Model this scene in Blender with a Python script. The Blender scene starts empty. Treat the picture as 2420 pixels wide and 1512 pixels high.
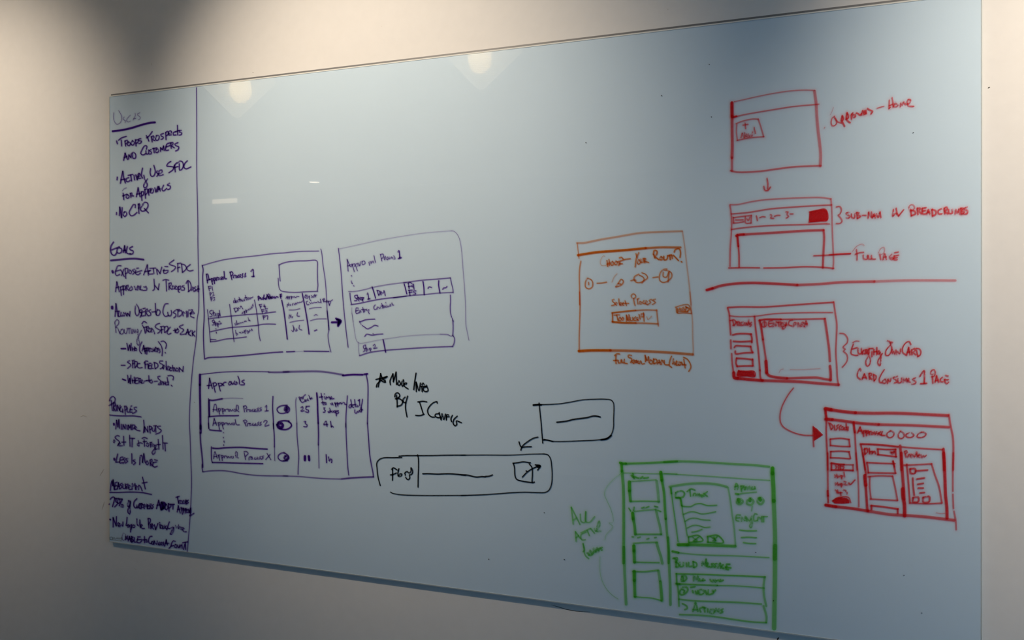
import bpy, bmesh, math, random
from mathutils import Vector, Matrix

random.seed(4)
scene = bpy.context.scene
COL = scene.collection

# ---------------------------------------------------------------- camera
# the photograph is 2420 x 1512; 1750 px focal length; horizon at row 720
FPX, PX, PY = 1750.0, 1210.0, 720.0
YAW = math.atan(FPX / 5079.0)
BW, BH = 2.0403, 1.2                    # board size in metres
BZ0 = 0.95                              # height of the board's lower edge
RX, RY = math.cos(YAW), math.sin(YAW)   # camera right on the floor plan
FX, FY = -math.sin(YAW), math.cos(YAW)  # camera forward on the floor plan
XL, ZL = -0.5447 * 1.9911, 1.9911
CX = -(XL * RX + ZL * FX)
CY = -(XL * RY + ZL * FY)
CZ = BZ0 + BH - 0.5617

cam = bpy.data.cameras.new('camera')
cam.sensor_width = 36.0
cam.lens = FPX / 2420.0 * 36.0
cam.shift_y = (PY - 756.0) / 2420.0
cam.clip_start = 0.01
co = bpy.data.objects.new('camera', cam)
COL.objects.link(co)
co.location = (CX, CY, CZ)
co.rotation_euler = (math.pi / 2, 0, YAW)
scene.camera = co

# ---------------------------------------------------------------- world, light, exposure
vs = scene.view_settings
scene.display_settings.display_device = 'sRGB'
vs.view_transform = 'Standard'
vs.look = 'None'
vs.gamma = 1.0
vs.use_curve_mapping = False
vs.exposure = 0.0
scene.cycles.transparent_max_bounces = 64
scene.cycles.max_bounces = 8
scene.cycles.use_denoising = True

world = bpy.data.worlds.new('world')
scene.world = world
world.use_nodes = True
world.node_tree.nodes['Background'].inputs['Color'].default_value = (0.55, 0.7, 1.0, 1)
world.node_tree.nodes['Background'].inputs['Strength'].default_value = 1.0

CEIL = 2.8
ROOM_L, ROOM_R, ROOM_B = -4.7, 4.6, -5.2
WALL_Y = 0.012                          # wall face, behind the board
WARM = (1.0, 0.838, 0.65)
PEND_D = 1.155                          # the three pendants hang this far from the board
LAMP_TURN = math.radians(25)
SPOT_ANGLE, SPOT_BLEND, SPOT_EL = 70.0, 0.934, 0.600
SPOTS = [(54.0, -0.065), (68.0, 0.156), (99.0, -0.025)]   # watts and sideways aim of each pendant
FILL_POWER, FILL_COLOR = 19.0, (0.16, 0.58, 1.0)
BOARD_COLOR = (0.655, 0.78, 0.91)
CH = 0.0031                             # width of the ground edge

INK = """
C purple
P divider_line;long thin purple line ruled down the board beside the bulleted notes
B 0 0 1
W 2 .8
464,207 464.3,240 464.8,320 464.8,400 467.5,535 467.5,570 469.8,705 469,735 466,752 463.5,800 457,850 450,930 447.5,995 449,1030 451,1090 452.4,1130 452.2,1155 449.8,1210 446.5,1255 442.5,1303
P handwritten_list;purple heading Users with its bulleted lines about prospects
Q heading
B 250 240 9.45
W 1.4 .62
178,250 170,340 190,440 245,505 300,490 350,410 345,310 290,205/410,345 385,395 440,430 430,465/545,305 505,345 470,390 470,440 510,455 545,435/655,265 660,310 625,375 610,410/620,380 670,375/760,250 710,270 710,300 770,350 765,385 730,405
Q underline
W 4.6 .95
150,660 350,635 560,590 740,535 900,490 1000,470 1095,462
Q text_line
W 2.9 .9
240,880 255,940/285,860 350,810 455,775/345,860 350,990/425,880 440,990/430,880 480,860 490,900 450,940/505,900 480,960 520,985 550,930 510,900/590,870 560,940 600,975 640,920 595,870/660,850 675,990/665,860 720,850 715,910 675,930/780,825 730,840 735,870 795,880 780,920 740,935
905,760 930,800 960,880/910,810 960,770 1035,670/1015,780 1035,900/1020,790 1060,760 1075,800 1040,840 1095,870/1130,760 1110,840 1150,870 1190,810 1180,750 1130,760/1285,710 1225,735 1240,770 1285,790 1270,830 1235,840/1335,690 1345,850/1340,690 1380,660 1400,710 1360,760/1400,720 1470,690 1450,650 1400,680 1410,745 1465,740/1560,670 1510,690 1510,745 1570,740/1600,530 1605,740/1560,670 1640,640/1680,640 1640,650 1640,680 1695,690 1680,740 1640,745
Q text_line
395,1310 430,1150 430,1150 480,1290/410,1250 470,1220/505,1280 515,1190 515,1190 560,1250 560,1250 565,1170/590,1150 610,1265 660,1260 665,1180 620,1130 580,1150
905,1060 915,990 870,985 800,1090 780,1160 830,1190 890,1160/895,1100 905,1165 950,1165 960,1080/1010,1070 975,1090 1020,1130 1015,1165 980,1170/1045,1050 1140,1030/1070,1040 1080,1140/1130,1060 1110,1120 1150,1140 1180,1090 1150,1050 1120,1070/1220,1110 1225,1030 1225,1030 1260,1070 1260,1070 1290,990 1290,990 1305,1090/1430,920 1370,940 1340,1010 1340,1090 1400,1080/1350,1010 1430,980/1450,920 1460,1040/1455,920 1500,910 1495,960 1465,980 1530,1030/1610,915 1540,950 1560,980 1630,1010 1615,1070 1560,1100
Q text_line
B 250 375 9.45
255,410 250,470/325,545 350,400 378,280 378,280 400,420 435,540/340,470 430,450/510,420 460,440 455,500 500,510 540,480/500,370 600,350/555,365 575,495/630,370 640,470/670,360 700,465 700,465 740,340/715,400 770,370 745,320 710,370 730,435 780,430/820,210 800,300 800,390 820,430/850,370 870,460 900,510 925,570 910,630 860,645 845,600 880,520 930,450
1000,220 990,320 1020,390 1070,380 1105,290 1075,150/1150,270 1130,300 1170,340 1140,390/1170,340 1260,290 1255,250 1190,270 1190,370 1280,350
1450,60 1400,90 1360,160 1440,170 1510,190 1500,240 1410,310/1520,170 1560,110 1585,90/1520,200 1610,170/1535,140 1550,290/1640,110 1650,255 1700,230 1730,150 1710,70 1660,50 1600,90/1820,45 1760,110 1745,190 1790,225 1900,180
Q text_line
W 1.6 .55
370,715 410,665 460,650
W 2.9 .88
375,830 470,790/385,770 400,910/480,800 450,860 490,885 520,840 490,800/545,770 560,860/545,780 580,760 590,800 560,820 620,830
680,850 720,650 720,650 765,850/690,790 780,770/790,740 805,930/795,740 840,730 840,800 800,830/870,680 885,880/870,690 920,670 925,760 885,800/950,680 960,810/955,690 1000,660 990,720 965,740/1010,690 1000,760 1040,765 1065,700 1030,660 1005,700/1095,650 1120,740 1120,740 1160,620/1155,730 1185,620 1185,620 1215,720/1165,680 1215,670/1290,590 1255,680 1280,720 1360,660/1420,545 1370,590 1440,610 1430,670 1385,685
Q text_line
240,1200 235,1245/300,1265 312,1080 312,1080 348,1310 348,1310 365,1090/420,1180 385,1240 420,1290 465,1240 450,1180 400,1190
655,1090 655,1020 620,1020 560,1110 520,1200 560,1270 620,1260 695,1195/725,1010 740,1220/725,1020 750,1000 750,1070 730,1110/830,1020 770,1120 810,1170 880,1150 940,1060 930,990 870,970 820,1010/860,1110 950,1205
P handwritten_list;purple heading Goals with its bulleted lines and three dashed questions
Q heading
B 250 560 9.45
W 3 .88
170,110 115,200 105,300 140,390 200,405 240,350/130,285 300,215/250,270 250,340 300,360 350,330 350,260 290,240 250,260/390,340 420,195 420,195 435,350/395,300 440,290/480,210 460,330 490,370 550,370/595,210 530,250 540,280 610,310 600,370 540,380
Q underline
W 4.4 .85
115,520 280,505 470,485 660,480 840,500
Q text_line
W 5.5 .9
148,760 155,785
W 2.6 .85
340,640 270,640 230,720 210,800 240,860 310,830/220,760 330,730/340,740 410,880/400,720 350,860/430,700 445,920/430,700 490,700 480,790 440,820/530,740 515,800 550,820 575,770 535,730/640,715 590,740 640,780 600,830/730,690 690,695/660,790 800,745/670,740 660,810 720,840 770,800
845,840 925,620 925,620 950,850/870,770 980,750/1000,740 950,770 960,820 1050,820/985,695 1115,690/1060,700 1075,810/1135,720 1150,830/1150,720 1210,810 1210,810 1250,670/1320,655 1385,655/1280,750 1390,740/1300,720 1290,800 1350,805 1390,770
1520,510 1415,600 1480,630 1555,660 1540,710 1465,770/1600,590 1670,580/1605,600 1610,775/1600,690 1650,670/1690,600 1710,785/1690,600 1760,620 1800,690 1760,750 1710,785/1885,610 1810,680 1820,730 1870,755 1950,740
Q text_line
215,1215 245,1000 245,1000 300,1220/230,1130 290,1110/325,1110 345,1300/330,1120 380,1090 375,1170 340,1180/385,1090 395,1280/390,1090 430,1090 430,1160 395,1180/460,1085 450,1190/460,1090 500,1070 500,1110 470,1130 510,1190/560,1110 520,1170 550,1195 595,1150 570,1100/640,1100 670,1180 710,1090/710,1180 740,1090 760,1170/780,1090 770,1170 820,1180/900,1100 840,1110 920,1140 910,1180 840,1190
1075,940 1080,1170 1050,1190/1095,1080 1170,1170 1170,1170 1190,1045/1275,965 1330,945 1400,960/1345,970 1355,1205/1410,1030 1410,1170/1415,1030 1460,1020 1450,1080 1420,1110 1470,1165/1490,1090 1490,1160 1530,1150 1530,1090 1495,1090/1560,1090 1550,1160 1590,1165 1600,1110 1565,1090/1630,1100 1620,1220 1645,1230/1630,1100 1670,1090 1670,1150 1630,1170/1745,1080 1700,1100 1760,1140 1750,1180 1690,1180
1795,1030 1830,970 1870,990 1905,1090 1890,1180 1840,1215/1835,985 1850,1210/1920,1190 1945,1110 1960,1200/2010,1110 1970,1130 2010,1170 1970,1215/2060,1090 2060,1220/2010,1200 2060,1150 2090,1160
Q text_line
B 250 705 9.45
W 6 .9
140,185 141,218
W 2.6 .85
205,400 225,115 225,115 270,400/215,290 300,280/290,290 285,400 330,390/340,310 335,390 370,390/395,320 380,380 410,390 430,340 400,315/445,320 470,390 470,390 490,330 490,330 530,390 530,390 540,290
660,170 655,310 690,385 740,340 735,220 685,130/790,240 745,280 800,340 765,415/880,215 830,225/790,310 870,290/810,260 800,390 860,380/890,260 885,380/890,260 930,230 935,270 900,310 940,380/1000,250 955,280 1000,320 1000,370 950,385
1030,300 1120,290/1105,110 1115,310 1130,370/1150,240 1125,350 1170,380 1215,310 1190,250 1150,260
1390,115 1330,120 1285,220 1280,330 1330,400 1400,380/1385,310 1395,370 1440,390 1470,330 1460,270/1550,270 1505,310 1565,350 1560,400 1520,430/1570,250 1650,245/1610,250 1610,400/1620,280 1690,270 1700,350 1640,400/1725,390 1730,290 1770,330 1800,280 1810,415/1835,290 1835,400/1850,260 1940,255 1880,330/1880,340 1980,330 1960,300 1900,330 1890,390 1970,430
Q text_line
W 2.1 .75
225,760 210,600 200,530 250,470 290,510 280,570 215,650 250,650 315,790/350,690 315,760 350,800 400,750 370,680 340,700/410,690 420,770 450,790 480,690/470,670 550,665/515,670 520,780/565,690 570,780/600,780 605,690 605,690 650,770 650,690/710,690 670,730 690,760 720,720 715,690 720,850 745,1000 730,1050 700,1020 695,920 740,820 795,710
W 2.6 .85
805,565 850,510 910,545/820,600 860,680 880,775/850,650 910,630/910,640 900,750/910,640 950,620 945,670 910,690 950,740/975,660 950,730 990,750 1010,690 980,660/1030,750 1020,660 1060,700 1090,790
1200,555 1130,580 1100,630 1160,680 1220,720 1160,775/1220,630 1290,620/1240,640 1245,775/1230,700 1280,690/1310,630 1310,760/1305,640 1370,620 1390,680 1330,755/1440,640 1390,700 1370,780 1400,800 1455,775/1545,680 1550,760/1510,715 1590,700/1600,670 1560,740 1590,770 1630,720 1600,670
1725,585 1640,630 1700,670 1740,700 1660,800 1780,790/1790,800 1830,690 1830,690 1850,800/1800,760 1850,750/1900,710 1850,790 1900,830/1930,720 1935,830/1990,730 1935,780 1935,780 1990,845
Q text_line
W 3.6 .95
345,1120 440,1118
W 2.6 .86
470,1000 500,1155 500,1155 530,1040 530,1040 555,1160 555,1160 565,1000/590,1090 600,1170/595,1130 640,1120/640,1080 640,1170/665,1100 645,1150 680,1165 690,1120 660,1105/805,970 765,1050 755,1170 800,1230
810,1170 845,1050 845,1050 870,1190/830,1130 880,1110/880,1110 880,1230/880,1110 915,1110 910,1160 885,1170/920,1100 915,1240/920,1110 955,1100 950,1160 920,1170/965,1110 970,1190/970,1110 1000,1110/1010,1130 1005,1180 1040,1185 1050,1130 1015,1120/1055,1110 1075,1180 1110,1090/1090,1150 1140,1120 1120,1090 1090,1130 1100,1180 1140,1180/1150,1110 1150,1190/1150,1120 1180,1110/1210,1130 1170,1150 1220,1170 1190,1210/1175,965 1240,1060 1265,1170 1255,1275/1235,960 1290,950 1350,1010 1350,1060 1335,1115/1325,1205 1335,1215
Q text_line
B 250 840 9.45
345,215 430,215/530,110 480,145 540,180 560,210 485,285/590,110 635,100/600,120 600,270/600,180 630,170/640,140 650,270/640,130 700,140 690,220 650,270/760,175 710,180 700,240 740,275 810,265/855,165 885,120 935,125/875,150 880,285/880,200 925,185/940,190 945,285/965,170 1005,170/955,230 1000,220/960,200 960,290 1010,290/1030,190 1020,280 1060,285/1080,160 1100,290/1075,150 1150,180 1165,240 1110,290
1270,120 1200,125 1200,160 1270,200 1280,250 1215,295/1270,280 1320,240 1300,210 1270,250 1290,300/1345,130 1350,315/1370,290 1420,250 1395,230 1365,270 1380,320 1430,310/1450,260 1420,310 1450,340 1480,320/1490,220 1510,340/1450,280 1530,270/1540,280 1545,340/1580,280 1560,330 1600,345 1620,300 1585,275/1640,360 1640,270 1640,270 1720,350 1720,350 1730,240
Q text_line
W 3.4 .95
375,525 440,550
W 2.6 .86
485,440 505,600 505,600 530,510 530,510 545,620 545,620 560,440/590,520 600,610/590,560 640,555/635,480 640,610/665,500 720,495/660,560 710,550/665,520 660,620 715,615/740,510 740,610/740,510 780,510 780,550 750,570 790,610/790,590 830,560 810,540 785,580 800,615 850,605/860,570 920,555/960,450 965,580/915,555 990,550/1010,540 980,590 1010,615 1045,580 1020,540/1085,575 1150,570
1210,460 1160,470 1170,510 1225,570 1170,650 1230,640/1230,610 1270,590 1250,570 1225,600 1240,640/1285,650 1285,590 1285,590 1320,640 1325,585/1400,590 1350,600 1340,655 1390,640/1370,490 1400,650/1390,450 1450,440 1510,470 1500,540/1460,660 1480,680
P handwritten_list;purple heading Principles with three bulleted lines
Q heading
80,1010 100,950 160,910 205,950 200,1020 130,1080 70,1115/120,1000 145,1225/170,1050 175,1230/180,1060 210,1050 200,1120 175,1150 215,1235/225,1100 235,1220/255,1230 260,1110 260,1110 310,1220 310,1220 320,1110/345,1140 310,1200 330,1250 370,1240/375,1190 380,1270/420,1130 435,1310/420,1130 460,1130 460,1200 430,1220/480,1160 480,1260 520,1260/580,1120 560,1130/540,1210 590,1200/550,1170 540,1260 590,1260/685,1150 630,1160 640,1200 690,1230 600,1295
Q underline
W 2.6 .88
85,1325 250,1340 450,1345 620,1345 785,1365
Q text_line
B 250 980 9.45
W 4.8 .92
179,198 182,220
W 2.6 .87
220,315 240,120 240,120 270,270 270,270 290,110 290,110 310,300/345,210 350,320/380,320 385,220 385,220 430,310 430,310 435,215/470,230 475,320/500,330 505,230 505,230 535,290 535,290 560,220 560,220 565,330/590,230 590,330/600,225 650,230 620,310/640,310 690,280 670,255 650,300 690,340 760,355
845,120 855,260 840,400/870,380 870,270 870,270 940,380 940,380 935,260/975,250 990,405/975,250 1020,260 1015,320 985,330/1040,290 1045,360 1080,370 1090,290/1070,245 1130,240/1110,245 1120,390/1220,250 1150,260 1180,300 1240,345 1210,390 1115,430
Q text_line
185,560 165,600 185,625 205,590 185,560/300,475 260,460 205,500 260,560 305,600 265,685/290,660 330,640 310,620 280,660 290,690 365,685/395,480 405,680/360,610 445,605/530,455 540,700/540,520 640,525/590,530 585,715/725,575 740,700 705,680 700,650 760,620 815,635
810,525 860,500 920,525/855,550 865,700/835,600 910,590/920,630 905,690 940,710 960,660 930,625/990,620 1000,720/990,625 1030,610 1030,650 1000,670/1060,650 1030,700 1060,710 1080,660 1100,760 1090,850 1050,885 1030,850 1060,790 1110,740/1100,720 1130,690 1110,670 1090,710 1110,770 1150,755/1170,550 1185,765/1140,660 1215,660/1265,460 1280,765/1285,625 1375,630/1320,640 1330,805
Q text_line
W 4.8 .92
189,975 193,1003
W 2.7 .9
265,875 240,980 225,1055 225,1055 310,1050/380,940 330,950 320,1080 370,1060/330,1010 380,1000/430,960 385,980 430,1030 385,1080/490,970 440,990 490,1030 440,1075/580,870 585,1080/650,1000 610,1020 665,1060 620,1110/755,1110 775,910 800,900 820,1060 820,1060 850,870 850,870 880,1060/920,1030 895,1080 930,1115 955,1070 925,1030/990,1010 995,1130/990,1010 1030,990 1030,1040 1000,1060 1040,1140/1090,1000 1150,1015/1060,1065 1130,1050/1060,1060 1050,1130 1090,1165 1150,1145
P handwritten_list;purple heading Measurement with two bulleted lines down to the lower edge
Q heading
B 250 1110 7.5583
80,365 95,250 110,200 110,200 125,280 125,280 130,180 130,180 150,355/200,220 165,230/160,290 195,280/165,250 160,350 200,340/205,340 225,230 225,230 245,340/210,300 245,290/290,240 255,260 290,300 260,335/305,260 310,330 345,330 345,250/365,340 365,260 395,250 390,290 370,300 410,340/405,310 440,290 420,270 405,310 420,350 455,345/470,345 475,240 500,300 520,240 530,350/535,320 565,300 550,280 530,320 550,350/585,350 590,270 620,300 650,375/655,130 680,230 705,340/650,235 735,220
Q underline
W 2.8 .88
70,400 200,402 450,395 650,405 815,438
Q text_line
W 2.9 .92
60,615 65,610/80,525 110,490 155,490 120,655/230,510 160,510/185,520 180,570 215,590 160,660/220,530 205,570 230,600 255,560 240,520/295,525 240,640/240,520 290,520/290,620 275,660 305,665 310,625 285,620/410,550 390,610 400,660 430,620 435,560 405,550/435,560 430,680 435,760 425,790 400,770 395,710 430,650
555,515 510,560 500,640 530,680 560,660/555,630 560,680 590,670 590,620/610,620 585,650 610,690/600,600 650,600/630,605 630,690/655,620 645,670 675,675 675,620 655,620/690,690 695,610 715,660 730,610 740,690/745,650 775,640/750,620 750,690 785,685/790,690 790,610 815,610 800,650 820,690/850,620 825,640 850,660 825,690
905,690 945,545 945,545 985,715/915,630 970,625/1075,610 1060,690 1085,715 1105,650 1075,610/1120,600 1130,740/1120,610 1165,620 1150,670 1125,680/1160,615 1225,615/1200,620 1200,700
W 5 .95
992,590 1000,700/1000,580 1050,590 1045,660 1000,705/1015,600 1030,680
W 2.6 .92
1255,490 1310,470/1280,485 1300,590/1305,600 1310,550 1330,545/1345,550 1335,600 1365,600 1370,550 1345,550/1390,550 1380,600 1410,600 1415,550 1390,545/1430,540 1435,610/1430,540 1455,550 1435,580/1475,540 1450,560 1475,585 1445,605
1275,750 1295,640 1295,640 1330,770/1285,710 1325,700/1345,670 1370,790/1345,680 1385,690 1365,720/1385,680 1395,770/1385,690 1420,700 1395,730/1425,690 1430,770/1430,690 1455,700 1435,720/1455,710 1450,760 1475,760 1480,710 1455,710/1480,700 1495,760 1495,760 1510,690/1520,680 1520,770 1500,820 1575,775
Q text_line
W 4 .95
75,885 81,890
W 2.7 .93
130,1020 130,855 130,855 185,1000 185,1000 190,835/225,1000 245,960 225,940 215,990 235,1015/250,960 260,1015 280,970 300,1010 305,930/380,850 370,950 360,990 390,1000/395,980 390,1025 415,1020 415,980 395,980/460,980 430,990 435,1030 460,1010 445,1060 440,1110/460,980 450,1060/490,985 475,1020 510,1030 520,990 490,985
555,875 565,985 590,1000 605,890 620,1030/625,1010 655,990 640,975 620,1010 650,1045 690,1045/755,870 770,1040/755,870 790,870 795,920 765,970/800,970 805,1050/800,980 830,960 815,1010/825,1020 860,1000 840,980 825,1030 855,1055/870,980 890,1065 890,1065 930,960/965,970 970,1040/958,940 965,945/985,990 980,1040 1010,1045 1015,995 990,985/1020,1000 1025,1050 1050,1040 1050,990/1080,1000 1055,1020 1080,1050/1135,930 1110,1000 1090,1070/1110,1040 1140,1050 1200,1020 1215,1070 1170,1150 1150,1150 1170,1100 1215,1030
W 2.2 .75
1245,990 1265,1040 1285,1000 1295,1050 1300,980/1300,1040 1330,1020 1315,1010 1305,1050/1340,1020 1345,1070 1360,1020 1380,1030
W 2.7 .9
1370,1070 1400,1050 1385,1035 1370,1070 1395,1100 1440,1105
Q text_line
W 1.5 .6
310,1130 290,1200 310,1260 340,1240 350,1150 325,1130
W 2.7 .93
355,1250 360,1190 360,1190 385,1240 390,1180/400,1270 425,1190 425,1190 445,1280/410,1240 445,1230/460,1190 465,1290/460,1190 490,1200 465,1230 495,1260 465,1290/510,1210 510,1290 540,1290/570,1195 615,1195/560,1250 640,1240/570,1220 560,1290 610,1300 640,1265/690,1190 690,1300/660,1250 720,1245/725,1250 715,1290 740,1290 735,1250
825,1185 790,1190 765,1250 780,1310 820,1310/825,1280 815,1320 845,1330 850,1285 825,1280/860,1330 865,1270 865,1270 910,1330 920,1270/945,1330 985,1300 960,1290 940,1340 975,1340/985,1330 1020,1310 1000,1290 985,1330 1010,1345/1030,1290 1030,1340/1050,1360 1080,1250 1080,1250 1100,1340/1060,1310 1125,1310/1240,1275 1210,1265 1180,1300 1160,1370 1130,1400/1165,1360 1215,1350/1245,1330 1230,1380 1260,1390 1270,1340 1240,1330/1275,1340 1300,1390 1320,1340/1325,1370 1350,1350 1335,1340 1325,1390/1360,1330 1365,1400/1375,1300 1465,1285/1420,1300 1430,1420/1390,1420 1410,1330
C purple
P screen_sketch;thin purple sketch of an approval table with an empty box, left of the small thick arrow
Q frame
B 0 0 1
W 1.6 .85
478,627 500,620.4 530,613 570.6,607.5 604,604 640,599.3 658.4,597.6 671.3,597 703,593.8 753,592.7/758,588.2 759.8,594.6 763.3,625.6 768.4,661.7 771.4,701 773,734 777,779 775,791 777.3,811.4 781.8,831
W 2.4 .9
478,627 480,636 479,653 480.3,687.5 481.5,712 482.6,746 480.7,785.6 481.8,825 483.3,845.7
773,734.4 775.5,758 777.3,778.8
483.5,848 492.5,844.6 526,843 571,839.5 640,832.8 668,831/677,831 696,830/718.8,829.4 748,829.6 777.3,830
W 1 .5
696,830 707,830 718,829.4
Q title
B 470 580 11.63
W 2.7 .9
205,790 235,1025/205,790 235,780 270,880 290,940 310,930/225,960 290,930/335,920 375,1065/340,910 375,905 385,960 360,985/410,890 430,1045/415,895 455,880 465,930 435,955/480,960 480,890 505,870/525,890 520,945 560,930 550,880 530,880/585,875 605,940 630,860/650,870 630,920 670,925 675,860/690,715 705,860 720,915 760,910
855,730 905,930/855,735 900,715 935,760 920,810 890,830/945,880 960,890 945,830 990,810/1015,830 1010,885 1045,880 1050,830 1020,825/1090,810 1065,870 1115,870/1125,830 1155,800 1130,790 1120,840 1150,860/1205,770 1185,830 1215,840 1185,880/1280,760 1265,830 1300,840 1260,860
1430,705 1485,650 1500,850/1455,850 1520,840
Q field_list
W 1.75 .88
265,1125 285,1245/262,1125 325,1115/275,1180 330,1165/360,1125 378,1230/300,1300 315,1390/300,1300 335,1290 345,1320 310,1345/375,1290 395,1285 400,1330 380,1370 420,1362/325,1430 340,1520/325,1425 370,1410/335,1470 370,1460/400,1420 440,1425 410,1465 440,1490 400,1510
Q picture_box
B 630 580 11.63
W 1.9 .85
372,970 350,720 338,530 338,530 450,480 620,440 850,420 1100,415 1350,400 1390,430 1395,700 1400,950 1410,1090 1400,1180 1390,1250
W 1.9 .8
318,900 330,1080 350,1180 400,1240 530,1270 780,1285 1100,1265 1400,1255
Q table
B 470 690 8.894
W 1.8 .88
180,370 200,560 225,850 245,1050/645,260 680,520 705,750 740,1040/1168,165 1200,330 1240,620 1265,900 1290,1020
200,560 420,530 680,500 960,475/970,472 1180,458 1350,450 1500,425 1610,412/245,830 400,795 650,745 900,725 1200,700/1205,700 1350,672 1520,668 1610,672/245,1035 330,1035 560,985 760,968 1000,938/250,990 360,1000
B 630 690 8.895
W 2.9 .92
318,170 360,380 395,640 420,850 435,985/750,30 790,230 830,450 865,670 892,880
W 1.5 .8
470,375 600,370 700,345/490,635 620,605 780,588/900,350 1000,325 1150,318/1000,492 1040,468 1072,485/920,600 1040,565 1255,558
W 2.2 .9
1005,810 1055,790
Q table_text
B 470 690 8.894
W 1.8 .88
275,380 230,400 235,440 280,480 270,510 230,515/300,390 320,505/280,440 330,430/345,480 375,460 360,440 345,480 365,505 390,490/400,450 415,540/400,450 430,450 430,490 410,500/430,385 450,500
Q table_text
310,580 275,610 310,650 320,680 280,690/320,590 350,710/310,640 345,630/350,670 375,650 360,640 350,680 380,690/385,650 405,735/390,650 415,660 405,690/420,620 440,605 445,640 430,670 475,655
W 2.2 .9
Q table_text
358,770 361,775/365,840 370,862
W 1.8 .85
Q table_text
760,190 730,180 730,225 765,210/750,130 770,220/775,200 795,180 780,170 775,210 800,210/820,170 805,190 825,205/845,110 860,195/830,160 870,150/880,150 885,185/890,160 920,190/930,150 920,185 950,170 955,140 960,180/975,70 1000,165/960,120 1010,110/1020,125 1030,160/1045,120 1040,150 1070,140 1065,115 1045,120/1085,140 1090,110 1110,120 1135,100
Q table_text
740,345 770,420/735,345 790,330 820,370 770,415/825,385 825,320 860,350 880,290 925,355/910,430 900,455 925,445 925,420/950,400 965,455/950,405 970,400 965,430/985,375 1000,430/985,380 1010,380 1000,410/1030,380 1040,350 1050,370/1075,330 1065,360 1090,350/1100,300 1110,340 1130,310/1140,250 1120,285 1145,285
Q table_text
775,650 755,660 765,695 800,670/790,600 810,680 830,650 840,670/850,650 880,650 870,630 890,650 910,630 930,640/950,620 985,600 970,620 1000,610/1035,540 1070,605 1080,600 1040,590
Q table_text
770,800 775,850 795,910 820,880 790,860/850,850 870,840 885,860/910,830 915,860 940,840/955,810 975,870/950,820 990,790 985,830/1020,820 1030,870 1055,840 1020,810/1060,830 1070,790 1095,810 1105,770 1130,810
W 2.6 .95
Q table_text
1250,165 1250,80 1310,150/1260,130 1300,120/1350,110 1325,140 1350,155 1370,60/1375,130 1400,150/1410,110 1395,135 1420,145 1430,50/1450,90 1470,140/1465,40 1468,45/1490,60 1505,130
W 1.8 .88
Q table_text
1265,265 1320,255/1275,265 1300,345/1290,305 1320,295/1375,280 1350,300 1400,300/1370,260 1395,335/1315,370 1360,360/1320,370 1335,450/1325,405 1365,395/1440,345 1390,355 1395,385 1435,390 1430,415 1390,420/1345,500 1385,490/1350,500 1360,570/1355,530 1390,520/1400,500 1445,490 1440,570
B 630 690 8.895
W 2.6 .95
Q table_text
20,60 60,130/40,100 75,90 100,130/110,90 100,120 130,125 130,90/150,110 165,90 170,125/190,120 200,90 240,105/285,50 315,40/285,50 300,130/285,85 315,80
W 1.9 .82
Q table_text
405,130 435,80 440,140/420,110 450,105/465,100 475,145/465,95 495,95 480,120/515,90 520,145/515,90 545,90 530,115/560,110 580,85 590,110 620,110/630,90 680,90
Q table_text
820,60 800,110 860,130/820,60 850,60 830,100/870,80 860,110 890,100/900,80 905,150 930,180/940,70 960,90 945,110/975,90 970,110 1000,100/1010,50 1030,100/990,70 1050,60
Q table_text
430,310 440,250 470,290 460,230/490,260 500,285 510,260/550,240 545,275/575,240 590,270 610,230/625,250 650,215 680,225 700,205 720,215 755,185
Q table_text
860,190 835,200 850,265 890,260/905,220 930,245 950,215 970,235 1000,210 1030,220 1060,215/1080,195 1100,220 1130,210/1130,150 1145,220
Q table_text
1185,150 1200,210/1180,155 1215,130 1220,150 1195,180 1240,200/1250,190 1270,170 1250,205 1290,200/1290,180 1320,280/1300,195 1340,190 1320,270/1355,180 1385,160
Q table_text
470,550 480,470 510,540 510,480/535,520 555,510 540,535/650,430 640,500 690,505
Q table_text
525,800 555,830 575,750/555,700 580,790/620,780 610,820 645,800 630,770/690,700 685,770 740,795
P arrow;small thick dark purple arrow between the two tall purple sketches
W 4.6 .95
1370,635 1430,632 1500,632/1460,555 1560,600 1500,710/1480,580 1520,590 1500,680/1510,600 1545,615 1510,660
P screen_sketch;faint purple sketch with a step row and Entry Criteria list, right of the small thick arrow
Q frame
B 780 530 4.582
W 1.9 .85
90,260 115,480 140,820 165,1080 195,1330
W 1 .5
95,265 280,225 560,165 1000,95 1310,68
W 1.2 .62
1310,68 1345,75 1390,130 1415,220 1440,500 1465,850 1470,1080 1480,1140 1503,1255
Q title
W 1.9 .8
185,380 195,505/185,380 225,460 240,440/190,450 235,430/240,430 262,510/245,430 270,425 265,455/275,440 295,500/280,430 300,420 300,450/310,420 320,450 330,405/345,400 350,435 380,420 370,395 350,400/420,410 425,440/430,405 445,400 440,425 465,395 470,415/475,340 490,410
545,325 560,395/545,325 575,320 575,355 560,370/585,350 590,385 600,345/610,360 615,385 630,370 620,350/640,350 640,375 655,360/665,350 670,370 680,355/690,340 700,355 705,370 690,375
W 2.8 .92
735,295 745,283 755,365/738,370 770,358
Q ellipsis
W 2.4 .9
231,555 233,556/230,614 231,615/236,632 239,640/256,664 257,665
Q step_row
B 800 640 12.6
W 1.8 .65
300,612 480,605 800,545 1000,490 1300,430 1700,370 2016,335
B 930 640 12.6
W 2.4 .72
300,350 560,310 880,270 1350,235 1690,205
W 2.4 .7
1690,205 1730,400 1765,530 1770,640
W 2 .75
1770,635 1350,655 900,700 600,720 400,740 0,795
B 800 640 12.6
W 2.2 .85
370,1000 600,965 1000,880 1400,815 1700,785 2016,745/337,660 350,820 380,970
W 2.6 .97
1000,475 1060,660 1100,810/1955,390 2000,560 2030,680
B 930 640 12.6
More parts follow.
